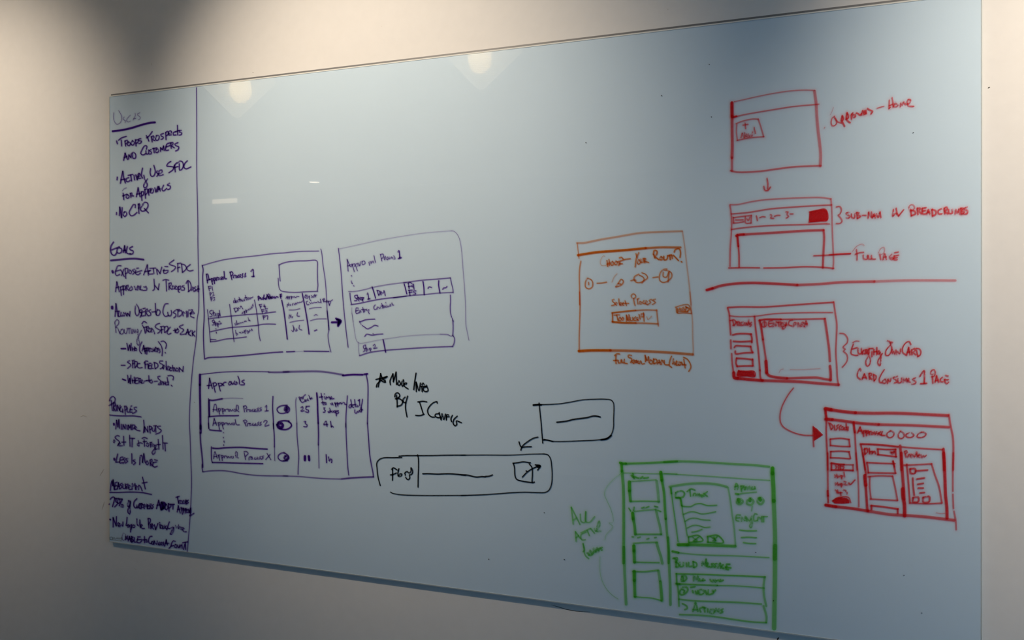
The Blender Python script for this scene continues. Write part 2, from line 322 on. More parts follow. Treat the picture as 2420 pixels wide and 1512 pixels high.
875,310 900,500 910,705/1345,290 1340,420 1380,655
Q step_text
B 800 640 12.6
W 2.3 .88
540,720 480,735 490,790 560,850 530,885 475,885/560,720 605,890/545,810 610,790/630,830 670,800 650,780 630,840 680,860/690,790 725,900/700,790 755,790 740,830 700,850/850,690 865,650 900,840/870,840 935,820
Q step_text
1150,590 1190,720/1145,580 1210,590 1235,670 1195,715/1265,710 1260,600 1320,670 1350,580 1390,730
B 930 640 12.6
Q step_text
440,380 460,520/430,370 480,335 545,370/440,465 500,450/590,395 530,460 590,470/590,400 610,550/445,575 555,565/460,580 490,735/460,640 550,625/665,590 590,600 600,645 665,650 650,690 590,705
Q step_text
1025,515 1060,470 1130,490/1460,545 1500,500 1550,500 1590,460
Q entry_text
B 800 640 12.6
W 1.9 .85
590,1105 530,1095 510,1180 530,1270 620,1230/520,1190 600,1160/630,1230 640,1170 670,1220/720,1085 745,1230/680,1150 770,1140/770,1210 790,1150 830,1150/830,1140 850,1190 880,1150 910,1150 890,1210 915,1275
1090,1010 1050,1060 1070,1150 1130,1130/1150,1130 1150,1070 1200,1080/1220,1120 1250,1090/1285,965 1320,1110/1260,1050 1330,1020/1340,1070 1370,1040 1350,1030 1350,1090/1390,1080 1400,1030 1420,1080/1405,940 1410,948/1440,1020 1450,1070 1490,1060/1530,1000 1500,1040 1540,1050 1550,990/1590,955 1600,1010 1640,1015
B 810 740 7.806
W 2 .9
310,160 420,118 500,108 590,105/310,150 312,165/332,192 336,196/360,225 400,250 450,285 520,260 590,220 650,235/405,425 440,385 540,402 640,385 740,380/558,376 560,378
Q content_box
W 1 .55
B 800 640 12.6
395,1090 395,1220 440,1512
B 810 740 7.806
170,0 205,250 260,515 320,550 420,540 620,500 900,455 1200,415 1500,395 1800,385
W 1.5 .75
1800,385 1940,392 1990,418 2030,410
B 930 640 12.6
W 1.8 .9
1690,715 1695,900 1685,1080 1700,1280 1730,1380/1745,1410 1780,1500
B 810 740 7.806
W 2.2 .8
2030,130 2035,260 2030,405/2030,405 2060,460 2050,560 2025,610
W 2.1 .85
2025,610 1600,625 1200,650 800,680 500,720 310,780
W 1.1 .55
285,530 290,650 308,775
W 2.8 .95
745,485 790,715
Q step_label
W 1.8 .88
415,580 380,600 385,640 410,680 380,705/420,590 435,705/405,650 445,640/445,660 470,660 455,690/490,650 515,700/490,650 520,640 520,665 500,680/560,595 590,570 600,600 565,650 630,635
C purple
P screen_sketch;thick-edged purple table sketch headed Approvals with toggle switches, low beside the notes
Q frame
B 460 870 10.8
W 1.8 .9
150,155 400,125 700,95 1000,82 1500,80 1890,85
W 5.4 .97
132,165 133,300 132,420
W 4.9 .93
132,420 132,600 138,850 142,1100 145,1350 148,1540
B 460 1000 10.8
W 5.5 .85
150,60 152,240
W 3.6 .8
140,240 150,480 180,760 200,980 205,1120
W 2.6 .78
190,1050 190,1150 210,1235
W 2.5 .72
210,1235 400,1212 700,1205 900,1225 1200,1280 1500,1320 1800,1335 2376,1342
B 670 1000 10.8
W 2.2 .72
0,1340 400,1355 800,1390 1100,1410 1450,1418
W 3.4 .82
1480,1418 1700,1395 2000,1375 2290,1365
W 2.6 .85
2290,1365 2285,1280 2240,1050 2200,800 2170,400 2140,0
B 670 870 10.8
2140,1400 2150,900 2150,400 2110,160
W 4.3 .62
B 460 870 10.8
1895,98 2150,98 2400,88
B 670 870 10.8
0,88 400,80 850,75 1100,95 1350,135 1520,165
W 4 .98
1510,182 1750,160 2020,162/2060,150 2140,140
Q title
B 460 870 10.8
W 2.6 .9
355,515 380,255 380,255 450,510/320,440 430,430/470,390 525,605/465,380 530,365 560,420 500,460/605,390 655,575/600,385 680,385 700,430 640,450/710,400 745,440/720,400 760,355 800,355/900,340 860,390 880,425 930,400 920,345 895,340/940,345 970,410 1020,325/1060,360 1010,400 1050,415 1090,370 1060,345/1105,205 1140,300 1140,400/1260,300 1200,330 1275,390 1265,415 1175,420
Q process_row
W 2.4 .85
355,775 352,1000 362,1240/350,1240 355,1400 365,1540
B 460 1000 10.8
352,0 360,130
W 3.3 .92
B 460 870 10.8
380,805 460,815 600,795 700,775
W 1.4 .55
700,775 900,760 1050,760 1230,772
W 2.9 .97
370,820 375,1000 380,1230
W 2.6 .93
370,1230 600,1212 850,1208 1000,1208 1120,1203
B 460 1000 10.8
W 2.8 .96
385,165 520,180 680,192
W 2.3 .95
425,600 425,760 435,950 455,1000
W 3.2 .93
460,630 580,640 800,620 1200,610 1500,635 1850,655
W 2.9 .93
455,995 700,1000 1000,1010 1500,1022 1740,1027
Q row_text
B 460 870 10.8
W 2.1 .85
470,1105 510,920 535,915 575,1110/465,1050 570,1060/605,1030 635,1170/605,1030 660,1030 650,1080 620,1100/700,1030 725,1160/700,1030 755,1040 745,1090 715,1100/780,1095 785,1050 850,1040/870,1060 850,1090 890,1095 900,1060 870,1050/910,1050 945,1090 970,1050/1010,1050 990,1080 1040,1095 1060,1040 1020,1040/1070,1080 1060,1000 1080,935 1110,950 1110,1050 1090,1080 1130,1105
1250,970 1270,1110/1245,970 1300,950 1330,1000 1290,1030/1330,1105 1330,1050 1380,1055/1400,1065 1390,1100 1430,1100 1440,1060 1400,1055/1490,1040 1460,1090 1520,1095/1530,1080 1570,1060 1540,1040 1520,1090 1570,1100/1630,1010 1590,1030 1630,1060 1590,1095/1700,1000 1660,1030 1710,1060 1640,1095/1800,980 1835,940 1835,1080/1795,1090 1880,1080
465,1460 500,1280 500,1280 560,1450/490,1400 550,1390/600,1390 635,1560/600,1390 650,1380 650,1430 615,1450/690,1390 735,1545/690,1390 740,1380 740,1430 710,1450/760,1430 770,1400 820,1395/830,1410 830,1440 870,1440 870,1410 835,1405/890,1400 915,1440 950,1400/980,1400 960,1430 1010,1440 1020,1390 985,1395/1035,1310 1050,1400 1070,1440 1140,1440
1260,1360 1310,1470/1240,1340 1290,1315 1335,1350 1290,1400/1340,1470 1350,1410 1390,1400/1400,1420 1400,1460 1440,1450 1430,1405 1400,1410/1490,1400 1470,1450 1530,1450/1530,1440 1570,1420 1550,1400 1530,1440 1580,1455/1630,1370 1600,1400 1640,1420 1600,1450/1700,1370 1660,1400 1705,1430 1660,1455/1760,1370 1800,1325 1850,1350 1800,1430 1790,1475 1895,1445
B 460 1000 10.8
485,900 510,730 520,725 575,890/495,850 560,840/600,810 640,945/600,815 650,805 640,850 620,865/690,820 705,950/690,820 735,830 720,870 700,880/760,880 755,830 800,830/815,850 820,885 850,875 850,840 820,840/870,850 900,885 920,850/940,850 950,890 990,880 990,840 955,840/1050,860 1040,760 1055,715 1085,740 1085,830 1075,870 1115,880
1265,760 1300,925/1260,725 1310,715 1365,760 1300,840/1385,930 1390,860 1430,850/1450,860 1430,910 1475,915 1470,860 1440,855/1540,870 1520,910 1570,915/1590,890 1630,880 1600,860 1585,900 1620,910/1690,840 1650,860 1690,880 1650,910/1765,830 1715,850 1755,880 1700,915/1850,770 1945,925/1925,795 1815,920
W 2.2 .85
738,240 740,241/734,355 735,372/748,450 752,480/741,545 743,565
Q toggle_switch
B 670 870 10.8
W 2.6 .92
95,940 -60,955 -160,1020 -160,1080 -100,1140 0,1145 100,1120
W 5.5 .95
Q toggle_switch
60,980 30,1060 60,1090 110,1040 90,990 70,1050
W 2.2 .9
Q toggle_switch
90,960 150,1010 150,1080 100,1130
W 3.4 .95
Q toggle_switch
-170,1440 -130,1370 0,1335 140,1345/-170,1440 -140,1520 0,1560 100,1550 200,1470 190,1410 130,1360
W 6.5 .97
Q toggle_switch
-120,1400 -110,1480 -60,1520 -20,1450 -60,1400
B 460 1000 10.8
W 2.4 .92
Q toggle_switch
2290,760 2240,750 2140,810 2130,880 2180,940 2250,960 2370,950
B 670 1000 10.8
Q toggle_switch
10,740 120,820 140,880 100,930 0,950
W 4.5 .94
Q toggle_switch
40,830 20,880 60,920 110,870 80,820 50,850
Q column_line
B 460 870 10.8
W 2.4 .93
1998,715 1990,1000 2005,1300 2015,1540
B 460 1000 10.8
2005,0 2030,300 2035,600
W 1.8 .7
2035,600 2045,950
B 670 870 10.8
W 1.7 .72
325,750 310,850 320,1100 340,1400
B 670 1000 10.8
W 2.1 .82
338,0 345,300 370,600 390,850 375,1100 370,1300
B 670 870 10.8
W 3.6 .96
848,630 865,850 872,1100 885,1400
B 670 1000 10.8
W 3 .88
885,0 892,250 890,550
W 2 .7
890,550 898,850 905,1140
B 670 870 10.8
W 2.2 .92
1630,700 1615,900 1595,1200 1590,1500
B 670 1000 10.8
W 2.2 .88
1590,0 1600,350 1620,750 1640,1120 1665,1320
Q column_text
B 670 870 10.8
W 2 .88
395,745 430,820/400,730 440,740 440,780 415,790/460,740 490,750 480,720 460,750 480,780/500,770 510,710 560,670/430,810 470,870 520,850 545,840 540,800/550,830 590,810 570,790 550,830 580,840/600,810 630,790 610,770 600,810 640,820/645,690 690,790/720,740 660,770 730,770
W 2.4 .9
Q column_text
445,1000 490,975 500,1010 445,1095 525,1080/660,965 580,970/580,975 570,1040 640,1070 630,1120 560,1105/520,1360 570,1355 545,1400 600,1440 590,1490 515,1485
Q column_text
960,640 985,795/915,735 1005,725/1050,720 1060,780/1040,652 1042,655/1090,780 1100,720 1130,760 1160,720 1190,790/1200,770 1240,740 1220,720 1200,770 1240,780 1285,770/1000,840 1015,930/970,880 1040,870/1060,880 1050,930 1090,920 1090,880 1060,880
Q column_text
1240,880 1200,900 1215,930 1250,910 1245,885 1265,935/1310,880 1340,980/1310,885 1350,890 1330,930/1370,880 1385,965/1370,885 1415,890 1390,920/1430,910 1430,880 1460,880/1470,890 1480,920 1500,880/1530,870 1570,890 1560,920 1600,925
Q column_text
1020,1010 1060,1000 1030,1050 1070,1080 1050,1120 1015,1120/1180,1080 1130,1110 1150,1130 1200,1100 1175,1020/1190,1110 1220,1090 1240,1125/1260,1080 1270,1120 1300,1080/1330,1080 1350,1210/1370,1080 1310,1130/1400,1080 1380,1110 1410,1130 1360,1160
Q column_text
1030,1420 1085,1345 1110,1480/1030,1440 1130,1430/1200,1355 1220,1500/1220,1480 1250,1470 1270,1500
Q column_text
1715,800 1735,950 1700,1010 1670,1000 1680,940 1720,920/1735,960 1770,940 1750,920 1750,980 1790,1000/1815,800 1830,980/1780,930 1850,920/1860,960 1870,990 1900,940 1905,970/1935,800 1945,950/1905,820 1940,800/2015,790 2000,900 1970,1030/1820,1060 1820,1130 1850,1150 1880,1110/1890,1100 1910,1120 1930,1080/1940,1080 1960,1110/1985,1000 1990,1110/1960,1060 2020,1055
W 5.8 .97
B 670 1000 10.8
Q column_text
545,840 545,935/645,840 655,935
W 2.8 .92
Q column_text
1088,800 1098,1000/1150,860 1170,960 1200,910 1230,920 1225,1000
C black
P note;black handwritten note More Info with a small star
Q star
B 880 870 10.078
W 2.9 .95
195,125 230,220 305,330 240,310 190,270/85,265 200,235 355,200 280,240 180,310 110,380 95,445/200,125 165,300 140,440/300,280 310,330/200,240 350,195
Q text_line
W 2.9 .97
430,390 420,300 490,130 490,130 500,320 500,320 565,90 565,90 575,385/630,290 600,380 640,405 670,370 640,300/740,270 700,330 715,430 745,380 740,280/750,370 800,380 820,350 770,350 760,420 850,488/1040,115 1010,300 985,505/1040,330 1045,550/1045,330 1110,530 1145,350/1180,390 1210,345 1230,380/1160,430 1280,425/1175,440 1185,555/1290,400 1325,530 1280,555 1220,530 1220,460 1290,440
Q text_line
535,680 545,610 600,580 655,640 620,700 550,725/575,640 590,800 590,920/560,725 640,720 720,790 690,870 595,905/780,685 730,740 750,810 800,810/840,660 795,830 790,950 825,1155
1080,800 1200,785 1295,798/1125,810 1210,1080/1030,1120 1130,1125 1230,1095/1545,830 1540,795 1450,820 1350,920 1315,1000 1340,1100 1420,1160 1480,1160/1580,1080 1510,1090 1490,1130 1560,1175 1610,1170/1590,1055 1635,1225/1635,1225 1660,1080 1700,1220 1740,1090/1760,1230 1775,1100 1815,1110/1760,1160 1830,1150/1905,1120 1870,1200 1885,1270/2020,1140 1940,1220 1925,1310 1970,1370 2010,1340 2000,1250 2050,1265 2120,1295
P bar_sketch;wide black rounded bar sketch with a small square icon and arrow at its right end
Q frame
B 880 1060 11
W 2.5 .97
765,228 500,232 300,235 180,280 115,370 120,500 150,750 205,955/690,192 850,180 1100,178 1500,178 1900,168 2420,165
W 2.2 .95
470,1125 520,1155 700,1190 900,1205 1300,1215 1900,1215 2420,1212
B 1090 1060 10.5217
W 2.2 .9
0,160 600,155 1200,158 1700,135 2050,128
W 2.4 .97
2050,128 2150,150 2220,250 2250,450 2260,650 2240,900 2170,1040 2080,1085 1900,1090 1600,1080 1300,1090 900,1120 500,1145 0,1162
Q divider
B 880 1060 11
W 2.7 .97
1178,160 1195,250 1200,450 1190,750 1187,1000
Q text_line
W 2.8 .97
500,535 545,495 640,550/525,510 525,700 522,820/470,680 530,670 620,630/690,520 665,620 670,715 740,710 770,660 720,650 680,700
855,690 850,650 835,640 905,590 950,635 1000,590 1005,485 1030,520 1045,620 1010,670 960,680 975,750 935,805 900,790 865,740
Q line_stroke
W 3 .97
1310,650 1450,648 1700,658 2000,650 2250,668 2420,690
B 1090 1060 10.5217
0,650 150,655 370,702 520,692 600,700/600,690 700,680 775,652
Q icon_box
W 2.8 .97
1290,360 1320,440 1340,680 1380,760 1520,805 1780,845/1290,360 1420,345 1540,325 1720,350/1690,375 1760,470 1770,650 1770,840 1820,830
Q icon_arrow
1520,705 1640,580 1780,490 1900,440/1840,400 1970,425 1900,530/1615,550 1635,565
W 4 .97
1880,430 1960,425 1910,460
P box_sketch;black rounded rectangle sketch with one line inside, above the wide bar sketch
Q frame
B 1210 930 9.3077
W 2.2 .96
470,250 600,240 800,235 1050,220 1300,180 1550,135 1800,122 2050,120 2180,140 2230,200 2242,300 2235,550 2230,750 2180,900 2080,980 1900,1015 1500,1035 1100,1050 900,1045 700,1000
W 4.2 .97
470,250 600,240 640,245/2180,920 2090,990 1960,1012
W 2.6 .97
595,205 610,350 640,650 675,1085/690,1020 780,1020 900,1052
Q line_stroke
W 3.2 .97
985,628 1200,602 1350,565 1650,525 1780,492 1860,492 1940,512
P arrow;small black arrow pointing down to the wide bar sketch
W 2.9 .97
570,955 480,975 350,1050 240,1140 210,1190 195,1240/155,1060 180,1140 215,1185/210,1180 300,1168 425,1165
C orange
P screen_sketch;orange sketch of a dialog headed Choose Your Router with a small button on its edge
Q frame
B 1350 530 7.957
W 4.6 .5
110,350 250,345 400,315 600,275 850,235 1100,190 1300,160 1700,140 2080,125
W 3 .45
2090,130 2130,400 2170,750 2220,1150 2255,1512
B 1350 690 7.56
2120,0 2140,250 2165,500 2170,800 2180,1050 2172,1120
W 2 .7
B 1350 530 7.957
110,350 125,480 145,640
W 2.4 .8
180,690 160,800 150,950 155,1200 158,1512
B 1350 690 7.56
148,0 155,250 150,500 142,750 140,1040
W 5.4 .95
B 1350 530 7.957
125,578 300,548 500,520 850,495 1100,475 1400,445
W 5 .75
1400,445 1700,430 2055,432
W 6 .96
B 1350 690 7.56
135,1052 350,1040 700,1040
W 6 .72
700,1040 1000,1045 1300,1055 1700,1075 2172,1112
Q title
B 1350 530 7.957
W 1.5 .5
630,600 610,590 570,630 545,720 570,770 660,770
W 2.8 .85
670,680 685,790/670,750 730,720/710,660 715,770/770,700 740,750 770,770 800,730 775,695/840,690 810,740 840,760 870,720 845,690/910,690 870,700 920,720 890,770/905,630 940,615 975,650/900,740 960,740/920,690 1000,660 1110,645
1215,550 1235,620/1270,530 1220,650 1200,800/1270,660 1240,710 1260,750 1300,720 1275,660/1310,650 1320,720 1350,710 1350,640/1370,640 1380,720/1370,640 1400,640 1395,680 1375,690 1455,715
W 3.2 .9
1545,560 1570,630/1545,560 1560,490 1610,500 1600,570 1570,590 1640,660/1690,610 1660,650 1690,670 1720,630 1690,605/1740,600 1750,670 1800,650 1810,590/1820,590 1880,570/1850,580 1860,660/1890,580 1900,640/1920,580 1960,620 2015,680/1935,520 1960,470 2030,460 2055,530 2045,620/2070,700 2080,708
Q step_bubble
W 2.6 .8
300,1010 265,1090 270,1180 330,1210 390,1180 400,1080 360,1030 310,1015/325,1090 328,1135
485,1105 580,1100 665,1085
W 1.6 .55
860,930 810,980 765,1085
W 2.6 .8
835,1170 900,1080 940,1030 980,1070 950,1130 880,1165 835,1175/880,1110 930,1120
1120,1060 1180,1040 1215,1050/1270,935 1190,980 1180,1040 1230,1090 1300,1090 1380,1050 1435,1000 1400,940 1330,910/1280,955 1350,990 1370,1030 1330,1100
1535,1000 1630,985/1800,840 1740,840 1680,900 1655,980 1670,1060 1730,1090 1820,1060 1890,980 1880,910 1820,870 1750,860/1730,900 1730,980 1790,990 1830,900/1840,890 1820,1080
Q text_line
B 1350 690 7.56
760,130 730,140 740,170 775,195 765,230 720,240/790,220 820,195 800,180 785,215 810,235/850,120 855,200 870,235/870,220 900,195 880,185 870,220 900,235/930,190 910,220 940,235/960,155 985,240/910,200 1025,200
1080,100 1070,60 1110,30 1150,60 1140,100 1110,115/1110,110 1125,190 1140,240/1180,120 1190,215/1180,130 1210,110/1230,170 1215,200 1245,215 1260,180 1230,165/1300,150 1275,190 1310,210/1320,200 1360,170 1340,150 1320,200 1360,225/1430,130 1390,150 1420,180 1370,220/1500,125 1450,145 1505,180 1450,220
Q dropdown
W 3.4 .92
730,370 900,350 1150,325
W 3 .7
1150,325 1350,318 1530,322/1525,320 1535,430 1550,560 1555,605
W 3.2 .85
733,375 738,450 735,530
W 4.2 .93
735,530 900,545 1150,550
W 3.6 .7
1150,550 1350,555 1550,565
W 2.6 .85
765,410 860,405/810,410 835,510/870,450 845,490 870,515 895,480 870,450/920,450 900,490 925,505 940,480 915,450/985,520 985,410 985,410 1010,500 1010,500 1030,400 1035,520/1055,450 1060,510 1100,500 1095,450/1150,440 1115,480 1130,510 1160,500/1180,510 1190,450 1160,470 1200,500/1210,400 1230,480/1250,390 1250,440 1290,430 1290,380 1250,390/1290,370 1300,520
W 1.8 .6
1350,440 1370,490 1435,430
Q button
W 2.4 .75
1860,270 1950,240 2090,225 2130,300 2145,380/1875,275 1890,370 2000,370 2145,380
W 3.4 .85
1930,340 1945,280 1980,320 2000,270 2030,330 2060,270/2040,260 2110,300 2080,340/1960,340 2080,350/1900,300 1900,360
Q caption
W 2.8 .88
775,1130 820,1100 865,1105/800,1130 795,1200 800,1275/755,1220 830,1215/840,1220 840,1265 880,1260 890,1210/900,1210 910,1260 940,1260/950,1200 945,1260 1000,1275/1075,1130 1020,1125 1020,1160 1080,1190 1060,1260/1120,1210 1080,1240 1110,1270/1120,1270 1135,1220 1160,1225/1150,1250 1190,1235 1170,1215 1155,1265/1200,1230 1180,1260 1220,1275/1220,1265 1240,1225 1265,1285 1305,1275
1325,1240 1320,1130 1320,1130 1350,1220 1350,1220 1380,1150 1385,1250/1420,1210 1395,1260 1430,1285 1455,1240 1420,1210/1470,1190 1475,1280/1470,1200 1520,1200 1530,1250 1480,1280/1540,1285 1570,1210 1590,1290/1555,1260 1590,1250/1610,1290 1620,1210 1650,1260/1660,1220 1670,1290 1740,1300/1790,1145 1760,1230 1755,1310 1795,1345/1825,1190 1810,1290 1840,1240 1850,1300 1880,1230/1890,1240 1880,1310 1920,1290/1930,1240 1925,1310 1960,1290 1950,1250/1970,1250 1990,1300/2010,1200 2035,1355/1990,1290 2050,1300/2005,1165 2070,1195 2130,1290 2135,1350 2100,1415
C red
P screen_sketch;red box sketch with a small New button, highest of the red boxes
Q frame
B 1710 190 6.572
W 7.6 .96
130,348 130,450 132,560
W 7.2 .72
132,560 132,750 135,1000 130,1200
W 6 .6
130,1200 130,1400
W 2.6 .6
165,330 300,300 500,255 800,195 1050,160 1250,148 1420,152
W 7 .55
1415,170 1440,360 1450,540 1470,780 1495,980 1510,1150 1505,1325
W 3 .65
150,572 300,535 500,498 800,448 1100,402 1480,368
W 4.4 .92
145,572 200,555
W 4 .65
110,1400 200,1420 400,1420 600,1405 850,1370 1100,1340 1510,1322
Q button
W 3 .65
195,670 300,630 450,598 540,600/540,600 580,720 625,875/625,872 450,885 350,900 210,930/205,680 200,800 215,930
W 2.6 .75
300,695 380,680/335,660 345,750/270,890 290,820 290,820 325,890 330,810/350,870 380,850 360,830 345,860 380,880/390,830 405,880 420,840 440,870 450,800/475,730 490,795/492,812 494,820
P caption;red handwritten caption Approvals Home beside the highest red box
B 1920 210 9.3077
W 1.3 .45
462,410 435,490 395,570
W 1.6 .6
275,840 262,862
W 2.4 .78
490,595 440,640 415,740 440,810 500,800 540,740 520,670 485,610/500,640 560,720 650,750
W 3.4 .82
660,590 640,700 670,740 710,820/660,590 685,640 665,700/765,525 750,620 770,690 830,740/765,525 795,580 790,640 740,660/865,660 860,560 890,530/890,560 910,620 950,610 940,560 905,560/970,530 1010,540 1050,580 1080,540/1090,570 1110,470 1140,560/1150,480 1170,550/1180,470 1190,540/1215,430 1260,460 1325,490 1290,550
W 2.4 .72
1425,425 1500,400 1575,380
W 2.6 .75
1695,245 1690,430/1755,190 1775,300 1780,400/1690,370 1770,330/1690,430 1720,400
W 3.2 .8
1820,320 1790,380 1850,390 1890,350 1830,320/1940,390 1950,300 1980,360 2010,280 2050,340/2090,330 2150,300 2160,240 2110,230 2090,300 2120,370 2230,382
P arrow;small red arrow pointing down between two red boxes
B 1710 410 6.3
W 3 .78
648,70 660,140 658,230/600,190 620,250 660,250 700,200
P screen_sketch;red box sketch with a filled red button and numbered breadcrumb row
Q frame
W 3.2 .6
100,462 220,458 400,420 600,390 900,370 1200,358 1450,355 1600,375
W 3.2 .62
1600,375 1612,500 1620,800 1630,1050 1640,1300 1632,1415
W 3.4 .68
95,470 108,560 120,700 115,900 100,1100 95,1380
115,600 350,580 700,525 1000,500 1300,480 1610,465/115,830 300,805 600,778 900,765 1200,758 1530,745
W 3.6 .72
80,1405 300,1400 535,1402/600,1405 900,1400 1200,1385 1450,1392 1640,1410
Q page_box
W 5.6 .94
190,925 230,910 300,905
W 5.6 .72
300,905 600,888 900,870 1200,850 1490,840
W 5 .72
1490,840 1500,950 1490,1150 1480,1400
W 5 .95
205,910 210,980 220,1080
W 3.6 .8
220,1080 230,1200 232,1390
Q dropdown
W 3 .7
145,650 150,735/145,655 290,635 415,622/415,620 410,735/145,735 220,730 300,715/325,640 330,735 410,735/180,690 290,688/350,670 365,700 395,650
Q breadcrumb
W 3 .75
490,630 505,700/540,655 580,640 620,645/700,610 725,620 700,660 750,665/760,635 800,620 840,622/930,570 965,570 945,605 970,640 935,660/995,600 1035,600
Q end_dot
W 2.6 .7
1540,748 1578,748
Q button
F 1280,570 1400,548 1500,535 1540,560 1545,690 1450,700 1290,720 1270,700
W 3 .95
1282,570 1400,545 1510,530 1542,570 1545,690 1440,705 1275,720
P caption;red handwritten caption Sub Nav with Breadcrumbs beside a curly bracket
Q bracket
B 1960 460 6.9143
W 3 .72
115,200 170,190 200,240 170,320 145,330 180,370 210,430 180,465 115,470
Q text_line
W 3 .8
320,285 275,300 300,325 340,350 320,380 280,375/365,310 370,370 410,380 420,310/450,290 460,385/450,290 490,295 470,330 515,350 465,385/545,335 600,335/635,380 645,285 645,285 700,370 690,280/710,375 735,310 755,375/720,350 750,345/775,310 800,370 830,280/830,280 845,370
W 3.2 .8
1050,240 1040,350 1090,300 1135,340/1095,220 1110,310/1135,345 1215,245
W 2.6 .65
1300,220 1310,180 1360,160 1395,200 1380,240 1330,260
W 3.8 .76
1330,240 1345,340/1340,250 1400,270 1410,310 1345,340/1440,220 1450,320/1440,220 1490,220 1470,260 1510,310/1520,220 1580,210/1530,265 1570,255/1520,230 1530,310 1580,310/1600,310 1620,240 1645,310/1605,285 1640,280/1680,240 1690,340/1680,240 1740,260 1740,320 1690,345/1830,230 1780,260 1790,310 1840,310/1880,220 1890,310/1880,220 1920,200 1930,240 1890,260 1940,310/1950,240 1960,300 2010,300 2010,240/2060,310 2070,240 2095,300 2120,230 2135,310/2150,220 2160,310/2150,220 2190,220 2170,260 2210,280 2165,315/2250,200 2200,230 2260,260 2250,310 2200,310
P caption;red handwritten caption Full Page with a leader line into the breadcrumb box
Q leader_line
B 1710 410 6.3
W 3.2 .75
1345,1222 1550,1212 1700,1200 1890,1190
B 1960 460 6.9143
0,980 150,970 345,962
Q text_line
W 1.8 .5
380,925 450,840 540,805 570,830
W 3 .75
445,895 455,980 455,1065/425,970 500,945 560,940/555,985 565,1045 620,1050 625,990/640,990 650,1050 690,1045/690,990 700,1045 755,1050
W 1.9 .55
805,950 840,880 890,855 905,890 890,950 840,980
W 3 .75
825,970 845,1055/880,1060 905,960 935,1055/890,1020 930,1010/1020,970 985,1020 1020,1060 1050,1040 1010,1020/1070,945 1130,935/1060,1000 1135,985/1060,1000 1060,1060 1110,1060/1060,1030 1110,1025
P divider_line;long thick red horizontal stroke between upper and lower red boxes
B 1650 640 3.8413
W 6 .95
78,172 130,158
W 6 .78
130,158 200,135 330,115 480,108 700,115 900,127
W 6 .66
900,127 1100,118 1300,102 1600,95
W 6 .5
1600,95 1900,85 2150,85 2335,86
P screen_sketch;red screen sketch with four stacked buttons at left and an Entry Criteria panel
Q frame
B 1700 700 6.874
W 3.8 .75
140,180 350,170 700,172 1050,150 1400,125 1850,95/135,190 160,280 170,420 185,620/185,710 190,850/200,930 210,1080 230,1230
W 3.6 .7
1860,90 1885,270 1910,450 1905,650 1895,900 1910,1150 1920,1330 1940,1440
W 7.4 .97
235,1240 245,1320 300,1330
W 7 .88
300,1330 500,1350 700,1365
W 6.6 .74
700,1365 1000,1375 1300,1385 1600,1410 1940,1435
W 2.8 .7
170,315 300,328 450,328 580,322 900,280 1200,268 1500,262 1840,262
W 4 .78
572,325 590,520 620,760 640,950 660,1200/660,1200 665,1290 675,1350
Q panel
W 4.6 .85
650,390 720,375 1000,372
W 3.8 .72
1000,372 1300,370 1720,362
W 5 .85
655,390 680,500 710,700
W 4.2 .75
710,700 740,900 760,1040
W 7.2 .97
758,1055 765,1150 770,1240
W 6.2 .82
770,1240 800,1280 900,1310 1100,1330
W 5.6 .72
1100,1330 1400,1320 1600,1320 1700,1340 1810,1355
W 5.4 .72
1715,365 1740,520 1765,700 1785,850 1800,1050
W 6 .8
1800,1130 1812,1250 1810,1360
W 1.3 .5
1150,1188 1300,1190 1480,1182 1640,1172/970,1240 1000,1190 1040,1180
Q button
W 4 .82
220,625 280,610 400,605 520,612/515,615 530,680 530,750/230,730 350,735 520,728
Q button
W 4 .8
245,830 260,805 380,805 510,812/510,815 525,880 545,912/260,890 262,930 400,918 540,912
Q button
W 4 .82
280,1005 400,1010 540,1025/540,1020 545,1130/280,1005 270,1080 290,1140/290,1135 400,1130 545,1128
Q button
F 310,1205 420,1215 560,1222 580,1295 450,1290 290,1285
W 2.6 .95
310,1205 420,1215 570,1222 578,1300 450,1292 290,1285 310,1205
Q text_line
W 3 .8
175,395 240,380 270,420 250,460 220,470/215,390 240,475/285,410 295,470/285,425 315,410/330,420 320,470 345,470/385,410 350,430 365,470 400,460/410,430 405,465 435,465 435,430 410,430/450,430 460,470 480,380/495,460 480,420/525,420 500,440 525,460 500,490
735,405 695,440 700,490 750,490 770,440 740,405/735,425 735,475/860,395 810,405 810,490 860,480/815,440 860,435/880,490 885,420 920,485 925,410/940,420 990,415/960,420 970,485/1000,490 1000,420 1030,430 1000,450 1035,490/1050,420 1050,460 1090,460 1085,420/1085,440 1070,510 1030,530 1025,500 1100,465/1190,385 1140,400 1130,460 1180,480/1210,490 1210,430 1245,425 1240,460 1215,465/1280,490 1280,425 1310,480/1330,490 1340,420 1380,430 1345,455 1385,490/1390,490 1410,395 1430,465/1395,450 1430,445
P caption;red handwritten caption Everything Own Card Consumes 1 Page with a tall curly bracket
Q bracket
W 3 .72
1960,600 2030,610 2085,680 2080,750 2010,830 2050,860 2015,885 2070,940 2085,1010 2060,1080 2000,1150
C red
Q text_line
B 1980 780 8.643
W 2.2 .75
310,250 370,220 435,225
W 3 .82
320,285 280,400 275,480 350,510 410,510/300,385 395,355/420,370 415,440 440,485 480,470 485,370/500,490 510,430 540,400 510,460 550,480/565,480 570,400/570,400 600,390 600,430 590,470/630,400 600,440 620,490 640,460/640,375 720,370/640,380 640,500 670,600 650,700 610,735 580,700 580,620 620,540/700,440 700,540/740,390 740,500/740,440 800,430/800,350 800,500/840,420 815,450 840,490 870,450/840,420 880,500 880,640 860,725 825,680 825,620 870,540 910,475
